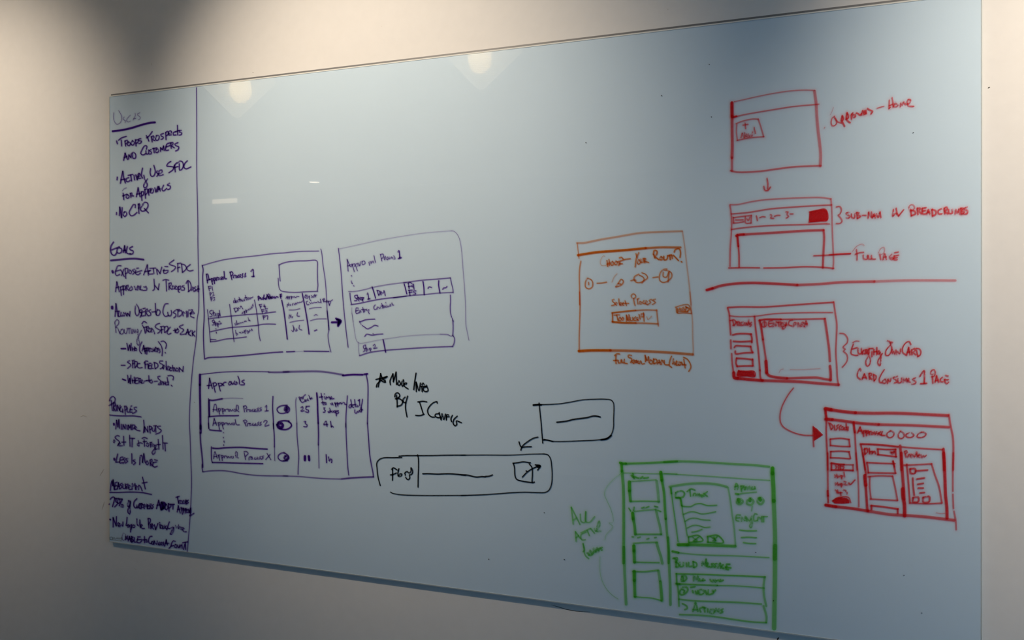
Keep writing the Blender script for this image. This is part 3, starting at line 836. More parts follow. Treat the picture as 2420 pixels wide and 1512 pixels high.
1020,215 1060,230 1085,290 1040,340 985,420 985,510 1040,510 1095,430 1105,340 1080,240 1125,250/1115,390 1120,480 1150,420 1170,490 1190,400/1210,490 1215,420 1270,480 1285,380/1495,290 1460,230 1400,250 1330,350 1330,450 1390,500/1410,510 1450,350 1450,350 1480,500/1420,450 1480,440/1510,400 1520,500/1515,400 1570,370 1580,420 1540,450 1600,500/1610,410 1640,535/1600,370 1670,380 1700,440 1680,510 1640,530
Q text_line
475,830 460,780 415,850 405,950 460,1000/500,1000 545,890 545,890 590,990/510,970 580,960/640,880 655,1000/645,880 690,880 680,930 650,940 700,1000/730,900 745,1035/740,910 785,930 775,1000 745,1030/950,805 890,900 850,1000 860,1060 900,1070/960,1000 910,1050 950,1085 1000,1050 970,1000/1020,1085 1030,1000 1030,1000 1070,1050 1090,980/1220,940 1130,970 1190,1010 1210,1060 1160,1075/1230,990 1240,1070 1290,1065 1310,970/1340,1060 1350,980 1380,1040 1400,970 1420,1050/1430,1030 1470,1010 1450,980 1430,1030 1480,1060/1590,970 1530,1000 1600,1050 1580,1090 1520,1095
W 3.6 .85
1680,940 1765,825 1770,1080/1695,1090 1815,1082
W 3 .82
1950,890 1930,900 1900,880 1920,820 1970,805 1995,850 1975,930 1920,950/1935,940 1945,1080/1990,1060 2020,930 2020,930 2065,1060/2000,1030 2050,1015/2140,960 2095,1000 2110,1050 2150,1050/2205,920 2255,935/2180,1010 2260,1010/2190,1000 2190,1050 2230,1090 2265,1060
P arrow;long curved red arrow with a solid head leading to the lowest red sketch
B 1830 900 8.4
W 2.6 .82
380,140 300,240 220,370 150,520 115,680 125,820 180,910 300,985 450,1045 600,1075 770,1078
F 770,895 850,950 970,1070 880,1130 790,1190
W 3 .8
770,900 775,1150 785,1300
P screen_sketch;lowest red screen sketch with thick bars, round icons and a Preview column
Q frame
B 1940 950 7.333
W 8 .97
80,110 180,130
W 7.2 .85
180,130 400,162 600,182
W 7 .76
600,182 900,190 1200,188 1500,195 1800,210 2200,230
W 5.4 .97
80,130 90,220 100,300
W 7 .95
85,292 200,300
W 6.6 .8
200,300 400,325 700,365 1000,385
W 6.2 .72
1000,385 1300,392 1600,400 1900,415 2220,430
W 3.8 .8
100,300 95,500 105,750 115,950 120,1173
W 4.4 .7
2220,215 2250,400 2290,600 2300,850 2295,1173
B 1940 1070 7.333
W 3.6 .75
120,0 122,300 125,650
W 5 .95
120,660 125,740
W 3.8 .85
125,740 130,860
W 7 .97
85,902 180,918 260,930
W 6.6 .82
260,930 500,955 700,985 820,1005
W 7 .7
820,1005 1000,1035 1200,1065 1450,1080 1800,1105 2100,1140 2310,1165
W 4 .65
2295,0 2290,300 2290,660/2290,715 2300,960
W 3.8 .65
2310,1010 2340,1180 2348,1330
Q divider
B 1940 950 7.333
W 5 .96
570,350 580,450 590,520
W 3.8 .76
590,520 600,700 615,950 630,1173
B 1940 1070 7.333
W 3.6 .65
610,0 640,300 655,600 660,930
Q button
B 1940 950 7.333
W 3.4 .8
165,640 340,625 490,645/490,645 505,770/165,640 170,750/170,748 350,765 500,768
Q button
W 3.4 .8
170,855 350,848 495,858/490,858 515,975/175,855 170,965/170,962 340,968 500,980
Q button
B 1940 1070 7.333
W 4.4 .92
180,175 300,195 400,200
W 3.4 .7
400,200 560,205/560,205 560,310
W 3.8 .88
185,180 185,295/180,295 350,295 560,300
W 2.8 .85
255,220 280,240 260,270/310,220 310,280/340,220 340,280/340,225 400,240 390,280 350,280
Q button
F 195,830 260,785 340,765 450,780 495,820 495,870 380,880 240,875
W 2.4 .85
200,830 270,780 340,762 480,770 520,860
Q text_line
B 1940 950 7.333
W 3 .82
135,360 160,365 200,400 210,440 185,470/150,380 180,470/235,400 245,480/310,390 275,410 290,440 270,480/350,400 320,430 330,480/370,420 350,470 390,475 390,430 370,420/460,430 410,440 410,480 450,470/440,370 450,480/475,430 470,490
Q text_line
B 1940 1070 7.333
W 2.6 .82
240,380 260,400 245,425/275,370 290,430/300,400 310,420 330,400/350,390 365,450/350,390 385,400 370,420/400,330 415,415
250,520 275,530 255,555/290,510 300,560/310,550 340,530 340,560/355,530 360,590/360,530 390,540 370,560/400,490 440,500 410,550 470,550
W 3.4 .85
485,520 510,545 590,468
W 2.6 .82
250,640 270,650 280,690/290,640 300,700/310,680 340,690/340,680 350,735/345,680 370,690/395,640 440,650 430,670 460,680 455,710
Q title
B 1940 950 7.333
W 3.2 .85
640,530 680,430 680,430 725,540/650,500 710,490/740,500 745,590/740,500 780,490 770,530/790,500 795,580/795,500 825,490 815,540/840,510 845,560/840,515 870,505/885,520 880,560 910,555 905,520/930,515 945,560 970,510/985,540 1010,520 990,560/1040,510 1010,550 1050,565/1070,510 1050,570 1110,575
Q round_icon
W 3.2 .8
1210,495 1150,540 1150,590 1200,615 1260,580 1265,520 1210,495
Q round_icon
1380,500 1345,560 1350,610 1400,630 1445,590 1430,530 1385,500
Q round_icon
1530,530 1475,565 1490,600 1560,610 1615,575 1580,530
Q round_icon
1740,520 1680,560 1670,600 1730,612 1800,590 1825,550 1790,520 1740,522
Q panel
W 4.4 .88
690,725 850,730 1100,745 1340,772
W 3.6 .82
695,740 730,900 770,1173
B 1940 1070 7.333
725,0 760,200 785,370
W 7.6 .97
765,390 770,470 780,560
W 5.4 .85
780,560 790,720 800,880 810,1000
B 1940 950 7.333
W 6 .78
1375,755 1390,900 1400,1173
B 1940 1070 7.333
W 7 .82
1395,0 1405,200 1420,400 1435,600 1445,800
W 8 .92
1420,620 1425,750 1450,880 1455,1090
B 1940 950 7.333
W 3.6 .75
1400,775 1700,798 2100,820
W 6 .85
2125,810 2140,1000 2140,1173
B 1940 1070 7.333
W 7 .88
2130,0 2145,250 2155,500 2165,750 2185,930 2190,1130
W 1.6 .6
2000,1035 2080,1050 2150,1045
Q dropdown
B 1940 950 7.333
W 3.6 .86
980,808 1150,818 1300,815/1295,815 1305,945/990,820 995,905/985,905 1150,925 1310,945
W 4 .9
1215,860 1245,895 1280,850 1230,870
W 3.4 .9
760,800 765,905/750,820 800,800 810,860 770,895/840,800 850,890/860,860 900,850 890,890/905,870 935,850 950,890
Q content_box
W 3.6 .8
800,1045 1050,1058 1285,1065/1250,1020 1280,1120
B 1940 1070 7.333
800,165 815,240 825,345/820,340 1000,345 1300,350/1255,140 1280,260 1295,350
Q content_box
W 3.4 .74
820,410 1000,395 1240,400/1245,400 1290,600 1330,820/850,410 850,600 870,795/860,798 1050,808 1330,822
Q content_box
W 4 .85
870,910 1100,935 1340,970/1335,970 1335,1045/880,910 880,980
Q preview_text
B 1940 950 7.333
W 3 .82
1455,860 1480,950/1455,850 1490,840 1500,870 1475,890/1510,950 1520,910 1545,900/1550,930 1590,910 1570,900 1550,930 1580,955/1600,900 1625,950 1650,890/1665,890 1675,945/1660,865 1664,868/1690,930 1720,910 1705,900 1690,930 1720,955/1740,910 1760,960 1780,920 1800,950 1825,920
Q preview_box
B 1940 1070 7.333
W 3.6 .75
1440,210 1600,205 1920,188/1920,188 1980,380 2050,580 2100,860/2100,868 1850,878 1550,865
W 4 .8
1490,195 1510,400 1530,650 1545,865
W 4.4 .85
1550,275 1635,275 1635,345 1560,350 1550,275
W 4 .82
1650,310 1850,295/1595,435 1605,600 1620,730/1665,452 1795,432/1680,542 1775,525/1690,608 1775,608/1720,692 1795,685
W 4.4 .8
1600,775 1690,765 1690,840 1600,845 1600,775/1775,770 1880,755 1875,845 1780,850 1775,770
C green
P caption;faint green handwritten words All Active with a thin curly bracket
Q bracket
B 1340 1080 6.046
W 1.3 .5
765,235 660,320 560,440 535,530 570,620 620,730 655,850 655,930 600,940 655,990 560,1110 540,1180
B 1400 1270 8.896
160,400 155,600 165,750 210,920 300,1080 400,1190 540,1290
Q text_line
B 1340 1080 6.046
W 3.4 .6
60,715 90,955/60,715 120,830 185,960/90,900 130,870/190,815 205,920 255,930 268,780/268,780 270,920 320,930 395,850
120,1065 130,1200/120,1065 190,1160/130,1150 165,1120/270,1070 200,1110 210,1180 260,1180/200,1080 330,1020/290,1050 320,1120/340,1020 390,1085/390,1020 410,1060 440,950 460,910 465,980 420,1060 480,1055
230,1235 260,1400 310,1450/230,1240 250,1330 230,1350
W 4.4 .62
310,1400 330,1330 360,1390 380,1300 410,1360 430,1290 450,1350 470,1300 500,1330/290,1370 340,1400 400,1340 500,1290
P screen_sketch;green screen sketch with four boxes at left and a Build Message table
Q frame
W 6 .9
760,80 790,90 840,92
W 5.4 .72
840,92 1100,85 1300,75 1572,60
B 1570 1080 6.3
W 5.4 .62
0,72 200,62 400,65 700,80 1000,100 1300,115 1560,140
W 6 .9
B 1340 1080 6.046
778,90 785,200
W 7 .7
785,200 805,450 810,800 810,1100 808,1512
B 1400 1270 8.896
W 6.6 .6
660,200 670,500 680,800 690,1000 700,1250 710,1400
W 2.4 .6
B 1340 1080 6.046
810,225 1000,228 1200,235 1572,240
B 1570 1080 6.3
0,242 300,262 600,280 900,300 1200,322 1570,345
W 9 .98
1612,165 1612,240
W 10 .8
1612,240 1625,450 1630,650
W 10 .66
1630,650 1640,900 1650,1200 1645,1512
B 1570 1290 7.2
W 10.5 .66
1885,0 1885,400 1880,800 1875,1100 1870,1400
Q divider
B 1340 1080 6.046
W 7.4 .98
1340,215 1355,330
W 6 .8
1355,330 1385,500 1400,750 1410,880
W 5.6 .65
1410,880 1430,1100 1450,1300 1450,1512
B 1400 1270 8.896
W 6.4 .62
1590,0 1605,300 1620,700 1635,1000 1640,1410
B 1570 1290 7.2
W 5.4 .85
140,90 240,112
W 3 .62
240,112 500,140 800,155 1200,165 1780,195
Q side_box
B 1340 1080 6.046
W 8 .88
890,355 893,480
W 6.6 .78
893,480 905,625
W 3 .6
910,345 1100,335 1270,322
W 6.4 .5
1280,340 1300,500 1310,640
W 3.2 .72
910,630 1100,628 1320,632
W 4.4 .75
940,235 950,280/920,260 960,300/970,280 1020,300/1050,300 1080,280/1100,300 1160,290
Q side_box
W 7.4 .97
938,800 945,880
W 6.6 .78
945,880 965,980 975,1100
W 3.2 .6
960,775 1100,760 1260,745
W 5.8 .56
1270,750 1300,880 1330,1000 1345,1100
W 3.6 .72
985,1100 1100,1100 1350,1100
W 3.4 .75
1070,725 1100,715/1130,720 1170,705/1250,700 1295,710/1300,760 1340,775/885,730 910,770/960,715 950,760
Q side_box
W 7.4 .97
955,1265 957,1340
W 3.6 .66
950,1230 1100,1220 1290,1215
W 3.4 .72
930,1138 950,1140/1010,1150 1045,1140/1140,1170 1170,1160/1250,1150 1275,1145
B 1400 1270 8.896
W 7.4 .82
875,280 880,400 885,515
W 6.4 .6
1350,110 1390,250 1440,400 1470,540
W 3.4 .7
880,512 1100,520 1400,525
Q side_box
W 3.8 .7
850,710 1100,715 1250,700 1380,685
W 7.6 .95
880,710 882,900
W 7 .8
882,900 890,1100 895,1240
W 6.6 .55
1390,700 1420,900
W 7 .75
1430,930 1450,1150 1460,1320
W 2.6 .75
880,1240 1050,1255 1250,1270 1450,1320
Q message_panel
B 1570 1080 6.3
W 5.8 .6
80,440 250,410 450,390 650,390 800,408 930,440
W 4 .98
98,460 105,540
W 2.4 .8
105,540 130,720 155,900 180,1080 205,1260
W 3.8 .55
950,450 985,650 1010,850 1040,1050 1060,1310
W 7.4 .95
205,1302 350,1302
W 7 .75
350,1302 600,1308 800,1315 1055,1325
Q text_line
W 4 .72
170,530 200,510 270,505 300,540 280,590 200,605 165,590 170,530
W 4.4 .9
175,605 230,605 260,720
W 2.6 .7
260,720 280,860 310,980 340,1165
W 3.4 .75
340,510 400,470 455,490/380,490 390,580/430,570 440,540 460,540/470,570 490,540 500,580 520,540 530,580/550,560 560,590/590,540 570,570 590,580/640,515 600,550 640,580
Q text_stroke
W 2.9 .74
270,730 390,735 460,700 540,690 640,718 780,715
W 2.8 .7
285,850 380,815 450,815 560,845 650,835 765,812
310,955 380,915 470,908 560,930 680,938
340,1055 430,1015 520,1020 600,1045 680,1040
W 3 .74
410,1115 480,1105 560,1075
Q button
W 3.2 .82
360,1190 365,1270/360,1185 510,1165 575,1240 370,1270/420,1190 490,1240 430,1250 510,1190
Q button
645,1180 650,1260/640,1180 800,1165 880,1270 640,1265/690,1180 770,1240 720,1250 790,1180/740,1190 760,1240
Q side_text
W 3.6 .7
1050,480 1070,390 1095,420 1090,480/1050,440 1090,430/1140,430 1150,510/1140,430 1180,430 1150,480/1190,430 1200,490 1215,440/1230,440 1240,480 1270,430 1280,480/1310,440 1300,480 1340,470/1345,440 1355,470
W 4.6 .82
1065,545 1100,550
W 3.4 .6
1100,550 1200,535 1370,520
W 8 .85
1105,630 1115,660
W 5 .6
1090,620 1080,680 1130,700 1170,660 1140,620
W 7 .8
1275,620 1275,650
W 5 .6
1240,640 1230,690 1290,710 1330,660 1290,610
W 7 .85
1420,610 1430,640
W 5.4 .6
1400,610 1390,670 1440,700 1480,650 1440,600
W 3.6 .5
1310,730 1300,800
W 3.4 .66
1130,860 1080,860 1070,940 1110,950/1075,905 1120,900/1150,950 1155,890 1200,945 1205,880/1220,890 1230,950/1240,910 1270,950 1300,880/1300,920 1310,1000 1290,1050 1270,1030 1290,980/1380,850 1350,840 1330,890 1340,950 1380,940/1390,950 1400,890 1430,910/1450,885 1535,885/1450,900 1455,960/1480,890 1480,960
W 3.4 .72
1120,1083 1230,1095 1370,1095/1150,1195 1250,1190 1370,1198/1180,1270 1260,1282 1360,1285
Q build_table
B 1570 1290 7.2
W 3.4 .8
200,470 400,475 700,482 1000,495 1300,505 1720,525
W 5 .9
205,640 260,645
W 4 .75
260,645 600,658 900,668
W 2.8 .7
900,668 1200,675 1500,695 1700,715
W 4 .66
250,905 500,930 900,945 1200,955 1650,985/260,1165 600,1175 900,1205 1200,1250 1500,1290 1735,1300
W 3.4 .85
205,470 212,640
W 4 .7
225,660 240,800 250,1020
W 5 .6
1710,525 1690,700 1700,850 1735,1020/1690,1020 1740,1200 1735,1300
Q table_text
W 4 .72
150,210 190,220 200,350/160,205 220,200 215,250 190,270/200,275 240,300 240,350 200,355/265,280 270,345 320,340 325,280/375,290 380,345/415,280 420,345 470,340/490,265 500,360/490,265 545,290 550,340 510,365
W 4.4 .76
640,330 650,260 680,320 710,220 715,340/740,290 735,350 770,350/830,300 790,310 830,340 790,360/890,300 850,310 880,345 850,360/910,370 950,290 960,370/1000,320 970,360 1010,380/1060,310 1110,310/1060,340 1050,390 1090,400/1040,360 1130,370
W 4.4 .74
300,520 290,590 340,595 380,550 350,500 300,510/320,530 325,580/500,590 505,510 540,570 570,510 575,590/600,560 600,590 640,585/660,560 650,590 690,580/780,570 800,600/830,580 820,610 870,570 870,610/890,590 930,580 940,600/960,570 960,600 1000,580
290,720 260,800 290,830 350,810 400,750 380,700 320,700/310,740 345,760 330,790/450,700 520,690/480,760 490,790/530,770 545,810/570,760 570,810/600,750 600,820 660,810 670,750 620,740/700,760 720,820/750,750 750,820 830,800 820,750/870,750 840,780
W 4.2 .7
310,980 380,1020 390,1060 350,1080/490,1110 530,960 570,1110/490,1080 560,1080/650,1040 600,1070 620,1120/660,1040 700,1050/680,1050 690,1120/740,1070 740,1120/790,1080 780,1140 840,1140 850,1080 800,1080/870,1120 880,1060 920,1120 930,1070/1000,1070 960,1090 1000,1120 950,1140
C speck
B 0 0 1
P dust_speck
W 2 .85
1563,226 1564,226
P dust_speck
W 2 .85
1384.5,337 1385,337.4
P dust_speck
W 2 .85
1681,276 1681.5,276.5
P dust_speck
W 2 .85
1676,152 1676.4,152.5
P dust_speck
W 2 .85
2178,1448 2178.8,1448.4
P dust_speck
W 2 .85
2136,1359 2136.6,1359.4
P dust_speck
W 2 .85
2158,313.5 2159,313
P dust_speck
W 2 .85
1828,1419 1828.4,1419.6
P dust_speck
W 2 .85
1286,1211 1286.5,1211.5
P dust_speck
W 2 .85
1155,1321 1155.6,1321.5
P dust_speck
W 2 .85
1333,1321.5 1334.5,1322
P dust_speck
W 2 .85
1786,1305 1786.5,1305.4
P dust_speck
W 1.3 .35
459,950 460,951
C label
P maker_label;small dark printed label with a square mark in the lower left corner
B 250 1255 43.2
W .75 .95
430,590 640,590 690,640 690,850 600,890 440,860 430,590
W .55 .9
850,620 790,640 780,760 850,790/910,640 920,790 1000,800/1040,770 1080,650 1120,780/1170,770 1170,660 1240,670 1230,720 1180,730 1260,780/1300,660 1310,770 1400,780 1410,680/1520,680 1440,690 1520,740 1450,790
W .9 .95
1610,620 1660,680 1600,760 1580,880/1530,970 1600,975
W .6 .6
720,890 900,905 1150,930 1500,960
"""

def area_light(name, loc, rot, sx, sy, power, color):
    l = bpy.data.lights.new(name, 'AREA')
    l.shape = 'RECTANGLE'; l.size = sx; l.size_y = sy
    l.energy = power; l.color = color
    o = bpy.data.objects.new(name, l)
    o.location = loc; o.rotation_euler = rot
    COL.objects.link(o)
    return o

# cool fill light, added at the unseen right-hand wall to lift the ambient
area_light('side_fill', (ROOM_R - 0.03, -2.6, 1.55), (0, math.pi / 2, 0), 1.5, 2.2, FILL_POWER, FILL_COLOR)

# ---------------------------------------------------------------- materials
def mat(name, color, rough=0.6, metal=0.0, bump=0.0, bscale=60.0, coat=0.0):
    m = bpy.data.materials.new(name)
    m.use_nodes = True
    nt = m.node_tree
    b = nt.nodes['Principled BSDF']
    b.inputs['Base Color'].default_value = (*color, 1)
    b.inputs['Roughness'].default_value = rough
    b.inputs['Metallic'].default_value = metal
    b.inputs['Coat Weight'].default_value = coat
    n = nt.nodes.new('ShaderNodeTexNoise')
    tc = nt.nodes.new('ShaderNodeTexCoord')
    n.inputs['Scale'].default_value = bscale
    n.inputs['Detail'].default_value = 4
    nt.links.new(tc.outputs['Object'], n.inputs['Vector'])
    mx = nt.nodes.new('ShaderNodeMix'); mx.data_type = 'RGBA'
    mx.inputs['A'].default_value = (*[c * 0.97 for c in color], 1)
    mx.inputs['B'].default_value = (*[min(1, c * 1.03) for c in color], 1)
    nt.links.new(n.outputs['Fac'], mx.inputs['Factor'])
    nt.links.new(mx.outputs['Result'], b.inputs['Base Color'])
    if bump:
        bp = nt.nodes.new('ShaderNodeBump')
        bp.inputs['Strength'].default_value = bump
        bp.inputs['Distance'].default_value = 0.002
        nt.links.new(n.outputs['Fac'], bp.inputs['Height'])
        nt.links.new(bp.outputs['Normal'], b.inputs['Normal'])
    return m

def emit(name, color, strength):
    m = bpy.data.materials.new(name); m.use_nodes = True
    nt = m.node_tree; nt.nodes.clear()
    e = nt.nodes.new('ShaderNodeEmission')
    e.inputs['Color'].default_value = (*color, 1); e.inputs['Strength'].default_value = strength
    o = nt.nodes.new('ShaderNodeOutputMaterial')
    nt.links.new(e.outputs[0], o.inputs[0])
    return m

def clear_glass(name, tint, rough=0.02, haze=0.0, glow=0.0, front=0.5):
    # see-through glass: straight transmission plus a Fresnel mirror on its front side
    m = bpy.data.materials.new(name); m.use_nodes = True
    nt = m.node_tree; nt.nodes.clear(); L = nt.links.new
    t = nt.nodes.new('ShaderNodeBsdfTransparent'); t.inputs[0].default_value = (*tint, 1)
    g = nt.nodes.new('ShaderNodeBsdfGlossy'); g.inputs['Roughness'].default_value = rough
    fr = nt.nodes.new('ShaderNodeFresnel'); fr.inputs['IOR'].default_value = 1.5
    geo = nt.nodes.new('ShaderNodeNewGeometry')
    inv = nt.nodes.new('ShaderNodeMath'); inv.operation = 'SUBTRACT'; inv.inputs[0].default_value = 1.0
    L(geo.outputs['Backfacing'], inv.inputs[1])
    mu = nt.nodes.new('ShaderNodeMath'); mu.operation = 'MULTIPLY'
    L(fr.outputs[0], mu.inputs[0]); L(inv.outputs[0], mu.inputs[1])
    mix = nt.nodes.new('ShaderNodeMixShader')
    L(mu.outputs[0], mix.inputs[0]); L(t.outputs[0], mix.inputs[1]); L(g.outputs[0], mix.inputs[2])
    last = mix
    if haze:
        d = nt.nodes.new('ShaderNodeBsdfTranslucent'); d.inputs[0].default_value = (.9, .9, .86, 1)
        dd = nt.nodes.new('ShaderNodeBsdfDiffuse'); dd.inputs[0].default_value = (.9, .9, .86, 1)
        ad = nt.nodes.new('ShaderNodeMixShader'); ad.inputs[0].default_value = front
        L(d.outputs[0], ad.inputs[1]); L(dd.outputs[0], ad.inputs[2])
        m2 = nt.nodes.new('ShaderNodeMixShader'); m2.inputs[0].default_value = haze
        L(mix.outputs[0], m2.inputs[1]); L(ad.outputs[0], m2.inputs[2]); last = m2
    if glow:
        em = nt.nodes.new('ShaderNodeEmission'); em.inputs[0].default_value = (1, .85, .66, 1); em.inputs[1].default_value = glow
        a2 = nt.nodes.new('ShaderNodeAddShader'); L(last.outputs[0], a2.inputs[0]); L(em.outputs[0], a2.inputs[1]); last = a2
    o = nt.nodes.new('ShaderNodeOutputMaterial'); L(last.outputs[0], o.inputs[0])
    return m

def ink(name, color, halo, spread, tint, body):
    # marker ink: opaque core, a painted-in colour glow around the stroke, uneven coverage
    m = bpy.data.materials.new(name); m.use_nodes = True
    nt = m.node_tree; nt.nodes.clear(); L = nt.links.new
    N = nt.nodes.new
    def math_(op, a=None, b=None):
        n = N('ShaderNodeMath'); n.operation = op
        for i, v in enumerate((a, b)):
            if v is None: continue
            if isinstance(v, (int, float)): n.inputs[i].default_value = v
            else: L(v, n.inputs[i])
        return n.outputs[0]
    uv = N('ShaderNodeUVMap'); uv.uv_map = 'stroke'
    sep = N('ShaderNodeSeparateXYZ'); L(uv.outputs[0], sep.inputs[0])
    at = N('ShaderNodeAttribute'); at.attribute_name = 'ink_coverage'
    over = math_('SUBTRACT', math_('ABSOLUTE', sep.outputs[0]), sep.outputs[1])   # distance past the stroke's edge
    mr = N('ShaderNodeMapRange'); mr.interpolation_type = 'SMOOTHSTEP'
    mr.inputs['From Min'].default_value = -0.55; mr.inputs['From Max'].default_value = 0.55
    mr.inputs['To Min'].default_value = 1; mr.inputs['To Max'].default_value = 0
    L(over, mr.inputs['Value'])
    tc = N('ShaderNodeTexCoord')
    nz = N('ShaderNodeTexNoise'); nz.inputs['Scale'].default_value = 260; nz.inputs['Detail'].default_value = 3
    L(tc.outputs['Object'], nz.inputs['Vector'])
    wob = N('ShaderNodeMapRange'); wob.inputs['From Min'].default_value = 0.3; wob.inputs['From Max'].default_value = 0.7
    wob.inputs['To Min'].default_value = 0.92; wob.inputs['To Max'].default_value = 1.04
    L(nz.outputs['Fac'], wob.inputs['Value'])
    core = math_('MULTIPLY', math_('MULTIPLY', mr.outputs[0], at.outputs['Fac']), wob.outputs[0])
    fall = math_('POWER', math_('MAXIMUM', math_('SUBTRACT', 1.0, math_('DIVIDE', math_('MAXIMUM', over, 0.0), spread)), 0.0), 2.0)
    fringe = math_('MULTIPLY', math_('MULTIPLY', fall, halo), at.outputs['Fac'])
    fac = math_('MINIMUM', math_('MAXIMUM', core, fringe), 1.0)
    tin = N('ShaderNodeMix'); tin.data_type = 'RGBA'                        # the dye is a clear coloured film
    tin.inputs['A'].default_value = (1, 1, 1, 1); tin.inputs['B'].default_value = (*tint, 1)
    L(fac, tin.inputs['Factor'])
    film = N('ShaderNodeBsdfTransparent'); L(tin.outputs['Result'], film.inputs[0])
    mx = film
    if body:
        b = N('ShaderNodeBsdfDiffuse'); b.inputs['Color'].default_value = (*color, 1)
        mx = N('ShaderNodeMixShader'); L(math_('MULTIPLY', core, body), mx.inputs[0])
        L(film.outputs[0], mx.inputs[1]); L(b.outputs[0], mx.inputs[2])
    o = N('ShaderNodeOutputMaterial'); L(mx.outputs[0], o.inputs[0])
    return m

M = dict(
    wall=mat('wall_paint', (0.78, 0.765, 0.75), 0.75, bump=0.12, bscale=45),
    ceiling=mat('ceiling_paint', (0.72, 0.72, 0.71), 0.8, bump=0.1),
    floor=mat('grey_carpet', (0.12, 0.13, 0.14), 0.95, bump=0.5, bscale=300),
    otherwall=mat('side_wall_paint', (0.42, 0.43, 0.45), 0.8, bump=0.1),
    paint=mat('pale_blue_back_paint', BOARD_COLOR, 0.7, bscale=3),
    edge=clear_glass('ground_glass_edge', (0.93, 0.98, 0.98), 0.2, haze=0.85, front=0.85),
    rib=clear_glass('rib_lamp_glass', (0.8, 0.78, 0.72), 0.1, haze=0.75),
    rail=mat('grey_rail_metal', (0.17, 0.17, 0.175), 0.5),
    glass=clear_glass('clear_board_glass', (0.985, 0.995, 0.995), 0.015),
    lampglass=clear_glass('ribbed_lamp_glass', (0.95, 0.93, 0.88), 0.1, haze=0.4, glow=0.5),
    pane=clear_glass('added_window_glass', (0.97, 0.98, 0.98), 0.0),
    white=mat('white_enamel', (0.75, 0.74, 0.72), 0.4),
    steel=mat('brushed_steel', (0.5, 0.5, 0.5), 0.35, metal=0.9),
    bulb=emit('warm_bulb', (1.0, 0.68, 0.30), 21.0),
    led=emit('downlight_led', (1.0, 0.86, 0.68), 14.0),
    strip=emit('strip_lamp_glow', (1.0, 0.80, 0.58), 4.5),
    dark=mat('dark_mark', (0.05, 0.04, 0.035), 0.8),
    scuff=mat('plaster_scuff', (0.55, 0.50, 0.45), 0.85),
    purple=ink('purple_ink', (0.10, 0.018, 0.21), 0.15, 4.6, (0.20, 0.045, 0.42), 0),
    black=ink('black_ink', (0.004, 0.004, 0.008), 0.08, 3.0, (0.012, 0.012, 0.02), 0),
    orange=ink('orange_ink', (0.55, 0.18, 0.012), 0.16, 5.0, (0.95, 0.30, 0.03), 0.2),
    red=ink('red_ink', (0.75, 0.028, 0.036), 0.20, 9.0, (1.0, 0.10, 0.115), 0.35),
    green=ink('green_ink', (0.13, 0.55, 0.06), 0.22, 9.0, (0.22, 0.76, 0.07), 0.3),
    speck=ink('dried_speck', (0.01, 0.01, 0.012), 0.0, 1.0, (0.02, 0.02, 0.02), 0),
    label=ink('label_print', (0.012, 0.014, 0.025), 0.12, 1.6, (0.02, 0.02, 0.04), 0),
)

# ---------------------------------------------------------------- helpers
def link(name, me, m, parent=None):
    o = bpy.data.objects.new(name, me)
    COL.objects.link(o)
    if m is not None: me.materials.append(m)
    if parent is not None: o.parent = parent
    return o

def box_bm(x0, x1, y0, y1, z0, z1, bm=None):
    bm = bm or bmesh.new()
    v = [bm.verts.new((x, y, z)) for x in (x0, x1) for y in (y0, y1) for z in (z0, z1)]
    for f in ((0, 1, 3, 2), (4, 6, 7, 5), (0, 4, 5, 1), (2, 3, 7, 6), (0, 2, 6, 4), (1, 5, 7, 3)):
        bm.faces.new([v[i] for i in f])
    return bm

def obj(name, bm, m, parent=None, smooth=False, bevel=0.0):
    if bevel:
        bmesh.ops.bevel(bm, geom=list(bm.edges), offset=bevel, segments=2, affect='EDGES', profile=0.5)
    bmesh.ops.recalc_face_normals(bm, faces=bm.faces)
    me = bpy.data.meshes.new(name)
    bm.to_mesh(me); bm.free()
    if smooth:
        for p in me.polygons: p.use_smooth = True
    return link(name, me, m, parent)

def structure(name, bm, m):
    o = obj(name, bm, m); o['kind'] = 'structure'; return o

def thing(name, label, cat, loc, group=None):
    o = bpy.data.objects.new(name, None)
    o.empty_display_size = 0.1
    o.location = loc; COL.objects.link(o)
    o['label'] = label; o['category'] = cat
    if group: o['group'] = group
    return o

def lathe(profile, seg=40, bm=None, cz=0.0, cx=0.0, cy=0.0):
    bm = bm or bmesh.new()
    rings = []
    for r, z in profile:
        if r < 1e-6: rings.append([bm.verts.new((cx, cy, cz + z))])
        else: rings.append([bm.verts.new((cx + r * math.cos(2 * math.pi * i / seg), cy + r * math.sin(2 * math.pi * i / seg), cz + z)) for i in range(seg)])
    for a, b in zip(rings, rings[1:]):
        for i in range(seg):
            j = (i + 1) % seg
            if len(a) == 1 and len(b) == 1: continue
            if len(a) == 1: bm.faces.new((a[0], b[j], b[i]))
            elif len(b) == 1: bm.faces.new((a[i], a[j], b[0]))
            else: bm.faces.new((a[i], a[j], b[j], b[i]))
    return bm

def on_plane(px, py, y):
    # where the line of sight through a photograph pixel meets the vertical plane at depth y
    t = (px - PX) / FPX; v = (PY - py) / FPX
    Z = (y - CY) / (t * RY + FY)
    return CX + Z * (t * RX + FX), CZ + v * Z

